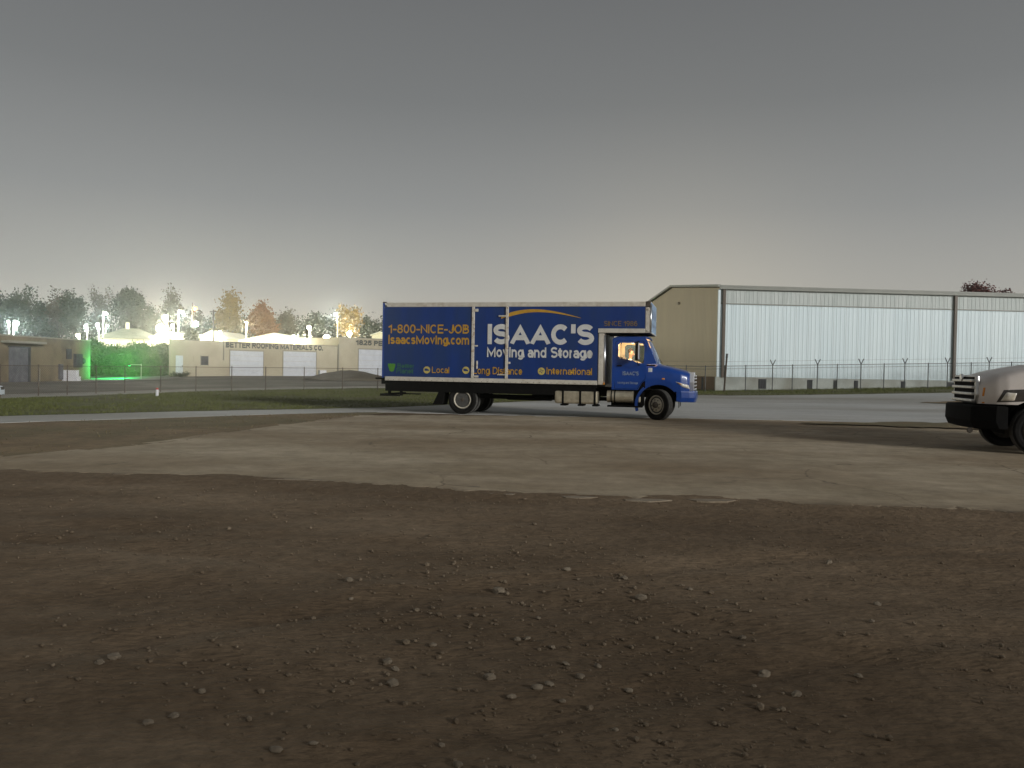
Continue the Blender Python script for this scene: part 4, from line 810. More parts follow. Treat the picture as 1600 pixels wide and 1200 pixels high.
bx('base_wall', M['basew'], WH, -.30, 46, -.14, .06, -.3, zb_ - .01)
for px in (1129.5, 1490.5):
    x = wloc(px, 520)[0]; bx('downpipe', M['pipe'], WH, x - .12, x + .12, -.2, -.09, zb_ - .05, EAVE - .17, .02)
for (p0, p1) in ((1184, 1196), (1260, 1268), (1301, 1306), (1333, 1339), (1406, 1413), (1478, 1489), (1545, 1552)):
    x0, x1 = wloc(p0, 598)[0], wloc(p1, 598)[0]; v = bx('vent_opening', M['dark'], WH, x0, x1, -.165, -.141, .42, zb_ - .12)
    for k in range(3): bx('vent_bar', M['galv'], v, x0 + (x1 - x0) * (k + .5) / 3 - .02, x0 + (x1 - x0) * (k + .5) / 3 + .02, -.19, -.166, .44, zb_ - .14)
# gable end
def rz(y): return EAVE + .1 * min(y, WID - y)
for k in range(25):
    y0, y1 = k * WID / 25, (k + 1) * WID / 25 - .012; mb = MB(); P = []; stp = (y1 - y0) / 3
    for j in range(3):
        y = y0 + j * stp; P += [(y, 0), (y + stp * .6, 0), (y + stp * .7, -.012), (y + stp * .9, -.012)]
    P.append((y1, 0))
    mb.loft([[(x - .04, y, zb_) for y, x in P], [(x - .04, y, rz(y) - .02) for y, x in P]], False).build('gable_panel', M['tan'], WH, fix=False)
bx('gable_base', M['baseb'], WH, -.16, .04, .07, WID, -.3, zb_ - .012)
MB().prism([(-.3, -.2, EAVE + .02), (-.3, WID / 2, rz(WID / 2) + .04), (-.3, WID + .2, EAVE + .02), (-.3, WID + .2, EAVE + .2), (-.3, WID / 2, rz(WID / 2) + .22), (-.3, -.2, EAVE + .2)], (.22, 0, 0)).build('rake_trim', M['trim'], WH)
MB().prism([(-.07, -.22, EAVE + .035), (-.07, WID / 2, rz(WID / 2) + .06), (-.07, WID + .2, EAVE + .035), (-.07, WID + .2, EAVE + .16), (-.07, WID / 2, rz(WID / 2) + .19), (-.07, -.22, EAVE + .16)], (46.2, 0, 0)).build('roof', M['trim'], WH)
bx('far_wall', M['tan'], WH, 0, 46, WID - .1, WID - .02, 0, EAVE)
MB().prism([(-.145, 3.0, -.2), (-.145, 3.0, 1.2), (-.145, 3.5, 1.2), (-.145, 3.5, -.2)], (-.03, 0, 0)).build('base_vent', M['dark'], WH)
gl = MB().lathe_y([(.001, -.06), (.12, -.06), (.14, .0), (.10, .06), (.001, .06)], (-.12, 10.2, 7.7), 10).build('wall_lamp', M['lens'], WH)
# ------------------------------------------------------------------ fences
def chain(mb, P, Q, z0, z1, pitch):
    L = (Q - P).length; d = (Q - P).normalized(); n_ = Vector((-d.y, d.x, 0)); hgt = z1 - z0; r = .0032
    for sgn in (1, -1):
        k = -hgt
        while k < L:
            a0, a1 = max(0, k), min(L, k + hgt)
            if a1 > a0:
                za, zb = ((a0 - k), (a1 - k)) if sgn > 0 else (hgt - (a0 - k), hgt - (a1 - k))
                A = P + d * a0; B = P + d * a1
                gA, gB = H(A.x, A.y), H(B.x, B.y); A = Vector((A.x, A.y, gA + z0 + za)); B = Vector((B.x, B.y, gB + z0 + zb)); o = n_ * r; u = Vector((0, 0, r))
                mb.add([A - o, A + o, A + u * 1.5, B - o, B + o, B + u * 1.5], [(0, 1, 4, 3), (1, 2, 5, 4), (2, 0, 3, 5)])
            k += pitch
def fence(name, label, posts, h, mat, arms=None, pitch=.11, pr=.034, rr=.023):
    F = empty(name, (0, 0, 0), 0, label, 'fence'); zs = [H(p.x, p.y) for p in posts]; F.location = (posts[0].x, posts[0].y, zs[0]); off = -F.location
    cm = MB()
    for i, p in enumerate(posts):
        z = zs[i]; tall = arms and arms[i]
        q = Vector((p.x, p.y, z)) + off; MB().tube([q + Vector((0, 0, -.2)), q + Vector((0, 0, h + .06))], pr, 8).build('post', mat, F)
        if tall:
            d = (posts[min(i + 1, len(posts) - 1)] - posts[max(i - 1, 0)]).normalized()
            for sg in (-1, 1): MB().tube([q + Vector((0, 0, h + .02)), q + d * (.20 * sg) + Vector((0, 0, h + .42))], .034, 5).build('barb_arm', mat, F)
        if i:
            a = Vector((posts[i - 1].x, posts[i - 1].y, zs[i - 1])) + off
            MB().tube([a + Vector((0, 0, h)), q + Vector((0, 0, h))], rr, 6).build('rail', mat, F)
            if arms: MB().tube([a + Vector((0, 0, h - .20)), q + Vector((0, 0, h - .20))], .012, 4).build('wire', mat, F)
            if arms: MB().tube([a + Vector((0, 0, h + .33)), q + Vector((0, 0, h + .33))], .006, 4).build('barbed_wire', mat, F)
            chain(cm, Vector((posts[i - 1].x, posts[i - 1].y, 0)), Vector((p.x, p.y, 0)), .05, h, pitch)
    o = cm.build('chain_link', mat, F, fix=False); o.location = off; tag(o, kind='stuff')
    return F
def wfence(px):       # fence line 2.6 m in front of the warehouse
    d = ray(px, 590); q = CP + d * ((WC - wy * 2.6 - CP).dot(wy) / d.dot(wy)); return Vector((q.x, q.y, 0))
fp = [980, 1010, 1042, 1072, 1102, 1132, 1165, 1207, 1238, 1277, 1308, 1345, 1381, 1413.5, 1450, 1480, 1517, 1545, 1580, 1615, 1650, 1690]
fence('barbed_fence', 'tall wire fence with forked barbed wire arms before the white warehouse', [wfence(x) for x in fp], 1.88, M['galv'], [x in (1207, 1277, 1345, 1413.5, 1480, 1545, 1615, 1690) for x in fp])
LP = empty('leaning_post', (0, 0, 0), 0, 'weathered slightly leaning post beside the warehouse corner downpipe', 'post')
q = wfence(1131) - wy * .25; LP.location = (q.x, q.y, H(q.x, q.y))
MB().tube([(-.06, 0, -.2), (.10, 0, 2.75)], .07, 8).build('shaft', M['rust'], LP)
MB().tube([(.085, 0, 2.45), (.101, 0, 2.78)], .085, 8).build('cap', M['galv'], LP)
lf = []
for px, py in ((-120, 627), (-60, 622), (0, 618), (60, 615.5), (105, 614), (150, 612.5), (195, 611.5), (251, 610.5), (306, 610), (362, 609.7), (415, 609.5), (475, 609.6), (535, 609.8), (590, 610.2), (650, 610.8), (710, 611.5)):
    lf.append(gnd(px, py, .1))
fence('chain_link_fence', 'low rusty wire fence along the far side of the green lawn', [Vector((p.x, p.y, 0)) for p in lf], 1.36, M['rust'], pr=.026, rr=.015)
mk = empty('marker_post', gnd(245.5, 616, .1), 0, 'tiny white and red marker standing at the foot of the wire fence', 'marker')
MB().tube([(0, 0, -.1), (0, 0, .22)], .07, 8).build('stem', M['carton'], mk); MB().tube([(0, 0, .223), (0, 0, .30)], [.075, .05], 8).build('cap', M['red'], mk)
# ------------------------------------------------------------------ flat roofed buildings at left
class Facade:
    def __init__(s, P0, P1, name, label):
        s.P = Vector((P0[0], P0[1], 0)); d = (Vector((P1[0], P1[1], 0)) - s.P); s.L = d.length; s.x = d.normalized(); s.n = Vector((s.x.y, -s.x.x, 0))
        s.E = empty(name, s.P, math.atan2(s.x.y, s.x.x), label, 'building')
    def loc(s, px, py):
        d = ray(px, py); q = CP + d * ((s.P - CP).dot(s.n) / d.dot(s.n)); return (q - s.P).dot(s.x), q.z
    def rect(s, px0, px1, py0, py1):
        a = s.loc(px0, (py0 + py1) / 2)[0]; b = s.loc(px1, (py0 + py1) / 2)[0]; c = s.loc((px0 + px1) / 2, py1)[1]; d = s.loc((px0 + px1) / 2, py0)[1]; return a, b, c, d
    def bx(s, name, mat, px0, px1, py0, py1, y0, y1, parent=None, bevel=0.0):
        a, b, c, d = s.rect(px0, px1, py0, py1); return bx(name, mat, parent or s.E, a, b, y0, y1, c, d, bevel)
RB = Facade((-41.87, 96), (-26.9, 112), 'roofing_building', 'long cream flat roofed workshop with black lettering and white overhead doors')
E = RB.E; xs = RB.loc(529, 560)[0]; xe = xs + 24; zt2 = RB.loc(575, 529.3)[1]
MB().prism([(0, 0, -.3), (xs, 0, -.3), (xs, 10, -.3), (4.7, 10, -.3)], (0, 0, 4.72)).build('wall', M['cream'], E); bx('wall', M['cream'], E, xs + .01, xe, -.12, 10, -.3, zt2)
bx('coping', M['coping'], E, -.05, xs - .01, -.07, .2, 4.424, 4.52); bx('coping', M['coping'], E, xs - .04, xe, -.15, .1, zt2 + .004, zt2 + .09)
TFr = (Vector((0, -.01, 0)), Vector((1, 0, 0)), Vector((0, 0, 1)), Vector((0, -1, 0)))
a, b, c, d = RB.rect(352.5, 504.5, 533.5, 545.5); c = RB.loc(352, 543)[1]; d = RB.loc(352, 533.5)[1]
lettering('BETTER ROOFING MATERIALS CO.', M['lettk'], E, a, b, c, d, TFr, .26)
TF2 = (Vector((0, -.13, 0)), Vector((1, 0, 0)), Vector((0, 0, 1)), Vector((0, -1, 0)))
a, b, c, d = RB.rect(555, 604, 532, 540); lettering('1825 PEN', M['lettk'], E, a, b, c, d, TF2, .26)
for (p0, p1, q0, q1, yy) in ((359.5, 411, 548.5, 584.5, 0), (442.5, 493.5, 549.5, 586.5, 0), (559.5, 603, 546.5, 581.5, -.12)):
    a, b, c, d = RB.rect(p0, p1, q0, q1); c = H(-34, 104) + .02
    D_ = empty('overhead_door', (0, 0, 0)); D_.parent = E
    for k in (0, 1): bx('jamb', M['coping'], D_, (a - .12, b)[k], (a, b + .12)[k], yy - .05, yy - .002, c, d)
    bx('lintel', M['coping'], D_, a - .12, b + .12, yy - .06, yy - .002, d + .002, d + .15)
    for k in range(5):
        z0, z1 = c + (d - c) * k / 5, c + (d - c) * (k + 1) / 5 - .02; bx('door_panel', M['door'], D_, a + .003, b - .003, yy - .035, yy - .002, z0, z1, .012)
dr = RB.bx('door', M['door'], 274.5, 285.5, 555.5, 586, -.05, -.002); RB.bx('door_knob', M['dark'], 284, 285, 571, 572.5, -.12, -.051, dr)
wd = RB.bx('window', M['dark'], 314, 325, 556.5, 570.5, -.03, -.002)
a, b, c, d = RB.rect(314, 325, 556.5, 570.5)
for k in (0, 1): bx('frame', M['coping'], wd, (a - .08, b + .002)[k], (a - .002, b + .08)[k], -.05, -.004, c - .08, d + .08)
RB.bx('notice', M['cream'], 302, 311, 556, 566, -.04, -.002); RB.bx('conduit', M['coping'], 348.5, 350, 532, 563, -.09, -.002)
RB.bx('wall_unit', M['carton'], 497, 507, 578.5, 585.5, -.5, -.002, bevel=.03)
RB.bx('downpipe', M['coping'], 527.2, 528.6, 538, 585, -.2, -.002)
LB = Facade((-45.57, 50), (-45.57, 85), 'storage_building', 'dull cream building with a dark double door at the left edge'); E2 = LB.E
bx('wall', M['creamd'], E2, 0, 35, 0, 12, -.8, 3.80); bx('coping', M['coping'], E2, -.05, 35.05, -.08, .2, 3.804, 3.92)
DD = empty('door', (0, 0, 0)); DD.parent = E2
a, b, c, d = LB.rect(13.5, 43, 543, 596)
m_ = (a + b) / 2; bx('door_leaf', M['doord'], DD, a, m_ - .02, -.06, -.002, -.42, d); bx('door_leaf', M['doord'], DD, m_ + .02, b, -.06, -.002, -.42, d)
bx('frame', M['dark'], DD, b + .002, b + .35, -.10, -.002, -.42, d + .1); bx('frame', M['dark'], DD, a - .15, b, -.1, -.002, d + .002, d + .12)
LB.bx('canopy', M['coping'], 2, 62, 533, 536.5, -.7, -.002); LB.bx('wall_vent', M['dark'], 103.5, 111, 545, 561, -.08, -.002)
ub = LB.bx('meter_box', M['dark'], 114.5, 125, 553, 574, -.3, -.002, bevel=.02); x_, z_ = LB.loc(129, 564)
MB().lathe_y([(.001, -.2), (.27, -.2), (.3, -.12), (.3, -.002)], (x_, 0, z_), 16).build('meter_dial', M['dark'], ub)
LB.bx('wall_conduit', M['coping'], 60, 61.5, 576, 597, -.1, -.002); LB.bx('rain_pipe', M['doord'], 91, 96, 569, 593, -.2, -.002)
# white crates by the storage building
x_, z_ = 0, 0
q = at(108, 597, 80); q.z = H(q.x, q.y)
for i, (dx, dz, w, h_, lb) in enumerate(((-.35, 0, .9, .48, 'lower left white plastic crate stacked by the storage building wall'), (.58, 0, .9, .48, 'lower right white plastic crate stacked by the storage building wall'), (-.27, .49, .72, .62, 'taller upper left white plastic crate by the storage building wall'), (.48, .49, .72, .62, 'taller upper right white plastic crate by the storage building wall'))):
    c_ = empty('crate', q + Vector((dx, 0, dz)), 0, lb, 'crate', 'white crates by the storage building')
    bx('tub', M['carton'], c_, -w / 2, w / 2, -.3, .3, 0, h_ - .08, .02); bx('lid', M['carton'], c_, -w / 2 - .01, w / 2 + .01, -.32, .32, h_ - .077, h_, .02)
# mound of gravel in the yard
mo = MB(); c_ = at(545, 596, 84); rg = []
for j in range(7):
    r_ = 1 - j / 6; rg.append([(c_.x + math.cos(k * .349) * 5.2 * r_ * (1 + .2 * noise.noise(Vector((k * .8, j, 3)))), c_.y + math.sin(k * .349) * 3.5 * r_, .1 + 1.05 * (1 - r_ ** 1.6) + .1 * noise.noise(Vector((k * .5, j * .7, 9)))) for k in range(18)])
tag(mo.loft(rg, True, True).build('gravel_mound', M['lotgravel'], smooth=True), 'low mound of grey gravel in the yard beside the truck rear', 'mound')
# parked car at the far left edge
CA = empty('parked_car', (-20.6, 30.6, H(-20.6, 30.6)), R_(6), 'pale parked car whose nose just enters at the left edge', 'car')
prof = [(.40, .22), (.40, .42), (.33, .52), (.1, .57), (-.7, .68), (-1.0, .72), (-1.8, 1.22), (-3.1, 1.25), (-3.9, .85), (-4.2, .80), (-4.25, .3)]
rg = []
for y, k in ((-.86, .0), (-.80, .03), (-.5, .06), (0, .07), (.5, .06), (.80, .03), (.86, 0)):
    rg.append([(x * (1 if abs(y) < .85 else .985), y * (.82 if z > .9 else 1), z + k * (1 if z > .4 else 0) - (.0 if abs(y) < .85 else .03)) for x, z in prof])
MB().loft(rg, True, True).build('body', M['carw'], CA, smooth=False, bevel=.02)
for s_ in (-1, 1):
    bx('headlight', M['lensd'], CA, .18, .41, s_ * .68 - .12, s_ * .68 + .12, .40, .52, .02)
    for x in (-.55, -3.2):
        w_ = MB().lathe_y([(.2, .08), (.31, .09), (.32, .0), (.31, -.09), (.2, -.08)], (x, s_ * .80, .32), 24).build('wheel', M['rubber'], CA); MB().lathe_y([(.001, .095), (.19, .095), (.2, .0), (.001, 0)] if s_ > 0 else [(.001, -.095), (.19, -.095), (.2, 0), (.001, 0)], (x, s_ * .80, .32), 16).build('hubcap', M['alu'], w_)
MB().prism([(-1.08, -.80, .80), (-1.75, -.70, 1.19), (-3.0, -.70, 1.21), (-3.7, -.80, .86)], (0, -.03, 0)).build('side_glass', M['dark'], CA)
# ------------------------------------------------------------------ trees
def branchy(seed, h, cr, trunk, levels, kids, up):
    rnd = random.Random(seed); mb = MB(); tips = []
    def go(p, d, L, r, lv):
        q = p; pts = [p]; dd = d.copy()
        for k in range(3):
            dd = (dd + Vector((rnd.gauss(0, .16), rnd.gauss(0, .16), rnd.gauss(.04, .1)))).normalized(); q = q + dd * (L / 3); pts.append(q)
        mb.tube(pts, [r, r * .85, r * .7, r * .5], 5 if lv == 0 else 3, False)
        if lv >= levels: tips.append(q); tips.append(pts[2]); return
        for k in range(kids[lv]):
            t = rnd.uniform(.45, 1.0) if lv else rnd.uniform(.55, 1.0); i = min(2, int(t * 3)); o = pts[i].lerp(pts[i + 1], t * 3 - i)
            a = rnd.uniform(0, 6.283); sp_ = rnd.uniform(.45, 1.0); nd = (dd * up + Vector((math.cos(a) * sp_, math.sin(a) * sp_, rnd.uniform(.05, .55)))).normalized()
            go(o, nd, L * rnd.uniform(.55, .8), r * .5, lv + 1)
    go(Vector((0, 0, 0)), Vector((0, 0, 1)), h * trunk, h * .018, 0)
    # fit to the wanted height and crown radius
    zt = max(t.z for t in tips); rr = max(math.hypot(t.x, t.y) for t in tips); sz, sr = h * .94 / zt, cr * .92 / rr
    F = lambda v: Vector((v[0] * sr, v[1] * sr, v[2] * sz))
    mb.v = [tuple(F(v)) for v in mb.v]; return mb, [F(t) for t in tips]
def leaves(tips, n, spread, size, seed, zmin=0):
    rnd = random.Random(seed); mb = MB()
    for t in tips:
        for _ in range(n):
            p = t + Vector((rnd.gauss(0, spread), rnd.gauss(0, spread), rnd.gauss(0, spread * .8)))
            if p.z < zmin: continue
            a = Vector((rnd.gauss(0, 1), rnd.gauss(0, 1), rnd.gauss(0, 1))).normalized(); b = a.cross(Vector((rnd.gauss(0, 1), rnd.gauss(0, 1), rnd.gauss(0, 1)))).normalized(); s = size * rnd.uniform(.6, 1.3)
            mb.add([p - a * s, p + b * s * .6, p + a * s, p - b * s * .6], [(0, 1, 2, 3)])
    return mb
def tree(label, px, pytop, Y, crpx, leaf, n, seed, size=.24, trunk=.45, kids=(5, 4, 3), up=.55, group='trees beyond the low buildings', name='tree', spread=.1, zmin=.12):
    top = at(px, pytop, Y); g = H(top.x, top.y); h = top.z - g; cr = crpx * Y / FPX
    t = empty(name, (top.x, top.y, g), 0, label, 'tree', group)
    mb, tips = branchy(seed, h, cr, trunk, len(kids), kids, up); mb.build('trunk', M['bark'], t, fix=False)
    if n: leaves(tips, int(n * 1.8), cr * spread * 2.2, size * .8, seed + 1, h * zmin).build('crown', M[leaf], t, fix=False)
    return t
tree('dark dense tree at the left edge behind the storage building', 18, 444, 190, 30, 'leafd', 26, 1, .42)
tree('dark tree leaning out of the left edge of the picture', -22, 452, 185, 26, 'leafd', 22, 2, .42)
tree('low dark tree in the dip between the two tall left trees', 60, 470, 200, 22, 'leafd', 22, 3, .42)
tree('half bare brown tree right of the dip, over the storage building', 92, 447, 195, 24, 'leafb', 14, 4, .36)
tree('dark leafy tree above the right end of the storage building', 124, 452, 185, 22, 'leafd', 24, 5, .42)
tree('thin bare tree between two dark leafy trees over the green hedge', 157, 441, 190, 18, 'leafb', 5, 6, .3, kids=(5, 4, 3, 2))
tree('rounded dark tree standing over the lit hip roof', 196, 447, 180, 24, 'leafd', 28, 7, .42)
tree('small dark tree left of the tall bare tree', 228, 474, 190, 20, 'leafd', 20, 8, .4)
tree('tall bare tree with upright branches behind the brightest floodlights', 267, 439, 170, 22, 'leafb', 3, 9, .3, kids=(6, 4, 4, 3), up=1.1, trunk=.5)
tree('small grey green tree behind the orange lamp', 318, 482, 190, 18, 'leafb', 16, 10, .36)
tree('big gold and brown autumn tree left of the sign lettering', 362, 451, 160, 27, 'leafy', 20, 11, .34, trunk=.5)
tree('orange autumn tree over the middle of the workshop roof', 412, 470, 155, 26, 'leafo', 24, 12, .34)
tree('thin yellow brown tree right of the orange autumn tree', 447, 477, 165, 18, 'leafb', 12, 13, .34)
tree('small dark tree behind the round white lamp', 488, 486, 190, 18, 'leafd', 16, 14, .38)
tree('brightly lit yellow tree beside the truck rear', 545, 475, 150, 21, 'leafy', 14, 15, .30, up=.8)
tree('narrow dark tree between the lit yellow tree and the truck', 572, 492, 180, 12, 'leafd', 20, 16, .4, up=1.0)
tree('low dark tree touching the rear edge of the truck', 590, 506, 190, 12, 'leafd', 18, 17, .4)
tree('dark red tree showing over the warehouse roof', 1530, 438, 100, 30, 'leafr', 40, 18, .2)
tree('smaller dark red tree at the right over the warehouse roof', 1574, 447, 100, 18, 'leafr', 24, 19, .2)
tree('small dark evergreen standing just behind the workshop roof', 297, 508, 116, 12, 'leafd', 22, 20, .2, up=1.0)
# far wood: one mass
rw = random.Random(77); tp = []
for _ in range(900):
    px = rw.uniform(-60, 640); Y = rw.uniform(225, 260); topy = 496 + 9 * noise.noise(Vector((px * .02, 0, 0))) + 6 * noise.noise(Vector((px * .07, 3, 0))) + px * .012
    tp.append(at(px, rw.uniform(topy, 575), Y))
wd_ = leaves(tp, 60, 1.5, .42, 78).build('far_wood', M['leafd'], fix=False); tag(wd_, 'dark far wood along the skyline behind the lamps', 'wood', kind='stuff')
# green lit bushes in the gap
for i, (px, py, r_, Y, sd_, lb) in enumerate(((152, 531, 17, 94, 31, 'tallest green lit bush, against the end of the storage building'), (175, 541, 20, 95, 32, 'green lit bush second from the storage building'), (199, 547, 20, 95, 33, 'dark green bush in the middle of the hedge'), (222, 538, 20, 96, 34, 'bright green bush right of the middle of the hedge'), (244, 543, 17, 98, 35, 'olive topped bush second from the cream workshop'), (260, 536, 13, 101, 36, 'olive green bush against the corner of the cream workshop'))):
    t = tree(lb, px, py, Y, r_, 'leafg', 60, sd_, .15, .35, (6, 4, 3), .5, 'green lit bushes between the buildings', 'bush', .12, 0.0); t['category'] = 'bush'
    top = at(px, py, Y); lf_ = leaves([Vector((random.gauss(0, 1) * r_ * Y / FPX * .5, random.gauss(0, .5), abs(random.gauss(.9, .7)))) for _ in range(40)], 50, .35, .15, sd_ + 50).build('lower_leaves', M['leafg'], t, fix=False)
for i, (px, wh_) in enumerate(((271, 'left'), (279, 'middle'), (288, 'right'))):
    p = RB.P + RB.x * RB.loc(px, 584)[0] + RB.n * .5; t = empty('shrub', (p.x, p.y, H(p.x, p.y)), 0, wh_ + ' one of three small dark shrubs by the grey workshop door', 'shrub', 'small shrubs by the workshop door')
    leaves([Vector((random.gauss(0, .2), random.gauss(0, .15), random.uniform(.1, .45))) for _ in range(14)], 20, .12, .07, 70 + i).build('leaves', M['leafd'], t, fix=False); MB().tube([(0, 0, 0), (0, 0, .4)], .03, 5).build('stem', M['bark'], t)
sheet('concrete_pad', [(-46, 75.5), (-43, 76.5), (-40, 80), (-38.6, 86), (-39, 93)], [(-46.5, 85.2), (-46.4, 88), (-46.3, 92), (-46.2, 97), (-46, 104)], 30, 8, .03, M['path'], (.3, 0), 0, 14)
# ------------------------------------------------------------------ lit buildings behind
hs = empty('hip_roof_house', at(205, 560, 138), R_(20), 'lit house with a hipped roof and pale windows above the hedge', 'house'); hs.location.z = 0
HZ = at(205, 530, 138).z; HT = at(205, 513, 138).z
bx('wall', M['housew'], hs, -4.6, 4.6, -3, 3, -.2, HZ)
MB().add([(-5.4, -3.8, HZ), (5.4, -3.8, HZ), (5.4, 3.8, HZ), (-5.4, 3.8, HZ), (-1.2, 0, HT), (1.2, 0, HT)], [(0, 1, 5, 4), (1, 2, 5), (2, 3, 4, 5), (3, 0, 4), (0, 3, 2, 1)]).build('roof', M['rooft'], hs)
for x in (-2.6, 1.6, 3.0):
    w_ = bx('window', M['win'], hs, x - .5, x + .5, -3.05, -3.002, HZ - 1.7, HZ - .4); bx('frame', M['housew'], w_, x - .04, x + .04, -3.09, -3.051, HZ - 1.7, HZ - .4)
bx('chimney', M['housew'], hs, -.9, -.3, -.3, .3, HZ + .6, HT + 1.0)
def shed(label, px0, px1, pye, pyr, Y, dep=14, rot=0.0, wall='housew'):
    a, b = at(px0, pye, Y), at(px1, pye, Y); r = at((px0 + px1) / 2, pyr, Y); w = b.x - a.x
    s = empty('shed', ((a.x + b.x) / 2, Y, 0), rot, label, 'shed'); ze, zr = a.z, max(r.z, a.z + .3); h2 = w / 2
    MB().prism([(-h2, 0, -.2), (h2, 0, -.2), (h2, 0, ze), (0, 0, zr - .05), (-h2, 0, ze)], (0, dep, 0)).build('wall', M[wall], s)
    for sg in (-1, 1): MB().prism([(sg * (h2 + .3), -.3, ze - .05), (0, -.3, zr), (0, -.3, zr + .12), (sg * (h2 + .3), -.3, ze + .07)], (0, dep + .6, 0)).build('roof', M['roofw'], s)
    bx('door', M['coping'], s, -1.5, 1.5, -.06, -.002, -.1, 2.8)
    return s
shed('wide floodlit shed with a low pale roof behind the workshop lettering', 376, 482, 533, 521, 126)
shed('floodlit pale roofed shed behind the left end of the workshop', 312, 352, 528, 517, 130)
shed('floodlit pale shed under the brightest lamps beside the hip roofed house', 236, 292, 527, 519, 128)
shed('yellow lit shed at the rear edge of the truck', 581, 606, 524, 519, 140)
shed('bright pale shed left of the hip roofed house', 150, 178, 528, 521, 150)
# ------------------------------------------------------------------ lamps
def lamp(label, px, py, Y, em, r, power, lc, polepx=None, polemat='polew', group='lamp posts beyond the buildings', cat='lamp post', poletop=None):
    r *= .62
    hp = at(px, py, Y); pp = at(polepx if polepx is not None else px, py, Y); g = H(pp.x, pp.y)
    L = empty('lamp_post', (pp.x, Y, g), 0, label, cat, group); o = -L.location
    pt_ = at(px, poletop, Y).z if poletop else hp.z + r + .15
    MB().tube([(0, 0, 0), (0, 0, pt_ - g)], [.10, .07], 8).build('pole', M[polemat], L)
    hx = hp.x - pp.x
    if abs(hx) > .3: MB().tube([(0, 0, hp.z - g + r + .1), (hx, 0, hp.z - g + r + .1)], .06, 5).build('arm', M[polemat], L)
    off = -(r + .2) if abs(hx) <= .3 else 0.0
    MB().tube([(hx, off, hp.z - g + r * .85), (hx, off, hp.z - g + r + .2)], [r * .75, r * .3], 10).build('lamp_housing', M['dark'], L)
    bm = bmesh.new(); bmesh.ops.create_icosphere(bm, subdivisions=2, radius=r); me = bpy.data.meshes.new('lamp_globe'); bm.to_mesh(me); bm.free(); me.materials.append(M[em])
    gl_ = bpy.data.objects.new('lamp_globe', me); col.objects.link(gl_); gl_.parent = L; gl_.location = (hx, off, hp.z - g)
    if power:
        ld = bpy.data.lights.new('lamp_light', 'POINT'); ld.energy = power * .5; ld.color = lc; ld.shadow_soft_size = .3
        lo_ = bpy.data.objects.new('lamp_light', ld); col.objects.link(lo_); lo_.parent = L; lo_.location = (hx, off, hp.z - g - r - .4)
    return L
CW, WW, CY = (.85, 1, .93), (1, .92, .66), (.80, 1, .95)
lamp('bright cool lamp on a pale pole above the storage building roof', 26, 505, 120, 'ecool', .55, 9000, CY, 21)
lamp('pale glowing pole left of the bright lamp over the storage building', 15, 503, 118, 'ecool', .25, 2500, CY, 14)
lamp('warm white lamp low over the right end of the storage building', 124, 524, 120, 'ewarm', .42, 2500, WW)
lamp('white lamp just above and right of the warm low lamp', 136.5, 509, 130, 'ecool', .38, 2500, CW)
lamp('white lamp left of the tall pale pole over the hedge', 154.5, 508, 125, 'ecool', .42, 3000, CW)
lamp('tall pale pole with one cool lamp over the hedge', 166, 490, 120, 'ecool', .34, 5000, CY, 161)
lamp('small white lamp right of the tall pale pole over the hedge', 168.5, 509, 140, 'ecool', .25, 800, CW, 165)
lamp('highest of the blinding floodlights beside the workshop corner', 261, 497, 122, 'ebig', .72, 14000, WW)
lamp('lower blinding floodlight beside the workshop corner', 254, 513, 119, 'ebig', .95, 14000, WW)
lamp('small lamp between the blinding floodlights and the pale pole', 271, 509, 124, 'ecool', .30, 1500, CW)
lamp('pale pole with a small cool lamp right of the floodlights', 285, 488, 122, 'ecool', .36, 4000, CY, 279)
lamp('wide cool lamp low on the thin dark pole', 306, 506, 124, 'ecool', .62, 9000, CY, 301, 'wood')
lamp('orange lamp at the top of the thin dark pole', 305, 482, 123, 'eor', .48, 500, (1, .4, .1), 300.5, 'wood', poletop=473)
lamp('small lamp between the gold tree and the orange tree', 386.5, 504, 128, 'ewarm', .28, 6000, WW, 385)
lamp('warm floodlight low at the right end of the wide shed', 460, 527, 121, 'ebig', .50, 6000, WW)
lamp('round white lamp over the end of the sign lettering', 484, 512, 125, 'ewarm', .50, 6000, WW)
lamp('largest low floodlight over the gap in the workshop roofline', 512, 528, 124, 'ebig', .80, 9000, WW)
lamp('tall pale pole with a cool lamp on its left, beside the yellow tree', 523, 491, 128, 'ecool', .30, 5000, CY, 527.5)
lamp('floodlight hidden in the lit yellow tree', 547, 521, 142, 'ebig', .7, 16000, WW)
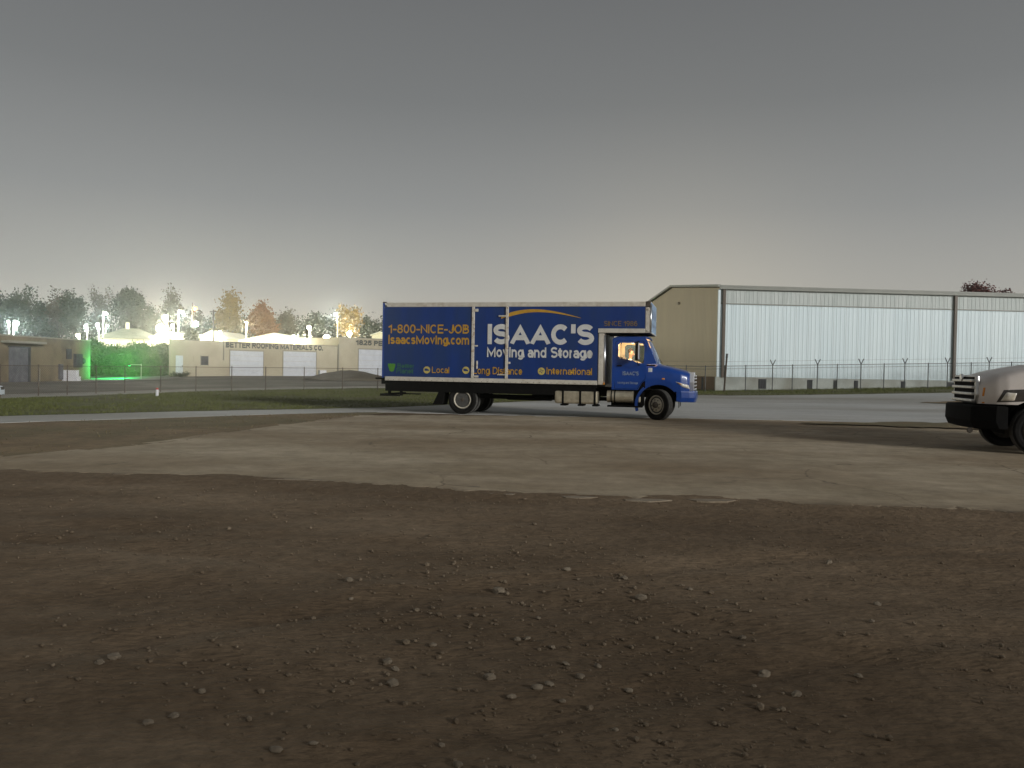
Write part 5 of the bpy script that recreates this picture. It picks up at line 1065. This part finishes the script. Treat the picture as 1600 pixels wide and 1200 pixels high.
lamp('low warm floodlight between the two pale sheds', 345, 520, 122, 'ebig', .45, 9000, WW)
up_ = empty('utility_pole', at(333, 540, 118), 0, 'dark wooden utility pole standing over the workshop roof', 'pole'); up_.location.z = 0
MB().tube([(0, 0, 0), (0, 0, at(333, 484, 118).z)], [.17, .12], 8).build('shaft', M['wood'], up_); bx('crossarm', M['wood'], up_, -.5, .5, -.2, -.12, at(333, 487, 118).z - .08, at(333, 487, 118).z + .04)
GLP = empty('green_lamp', (-41.0, 87, H(-41.0, 87)), 0, 'low green lamp on a thin post between the two cream buildings', 'lamp')
MB().tube([(0, 0, -.1), (0, 0, 1.72)], .045, 6).build('post', M['polew'], GLP); MB().tube([(-1.3, 0, 1.62), (0, 0, 1.62)], .03, 5).build('bracket', M['polew'], GLP)
MB().tube([(-1.3, 0, 1.50), (-1.3, 0, 1.66)], [.16, .08], 8).build('hood', M['dark'], GLP); bx('bulb', M['egreen'], GLP, -1.38, -1.22, -.08, .08, 1.47, 1.499)
ld = bpy.data.lights.new('green_light', 'SPOT'); ld.energy = 5600; ld.spot_size = R_(166); ld.spot_blend = .75; ld.color = (.02, 1, .2); ld.shadow_soft_size = .1
lo_ = bpy.data.objects.new('green_light', ld); col.objects.link(lo_); lo_.parent = GLP; lo_.location = (-1.3, .1, 1.35); lo_.rotation_euler = Vector((-.92, .39, .04)).to_track_quat('-Z', 'Y').to_euler()
# ------------------------------------------------------------------ night haze
hz = bx('haze', M['dark'], None, -330, 330, -40, 420, -3, 26); hz['kind'] = 'stuff'; tag(hz, 'thin night haze glowing around the far lamps', 'haze')
hm_ = bpy.data.materials.new('haze'); hm_.use_nodes = True; t = hm_.node_tree; t.nodes.clear(); o = N(t, 'ShaderNodeOutputMaterial'); pv = N(t, 'ShaderNodeVolumePrincipled')
pv.inputs['Color'].default_value = (.9, .93, .92, 1); pv.inputs['Density'].default_value = .00065; pv.inputs['Anisotropy'].default_value = .92
t.links.new(pv.outputs[0], o.inputs['Volume']); hz.data.materials.clear(); hz.data.materials.append(hm_)
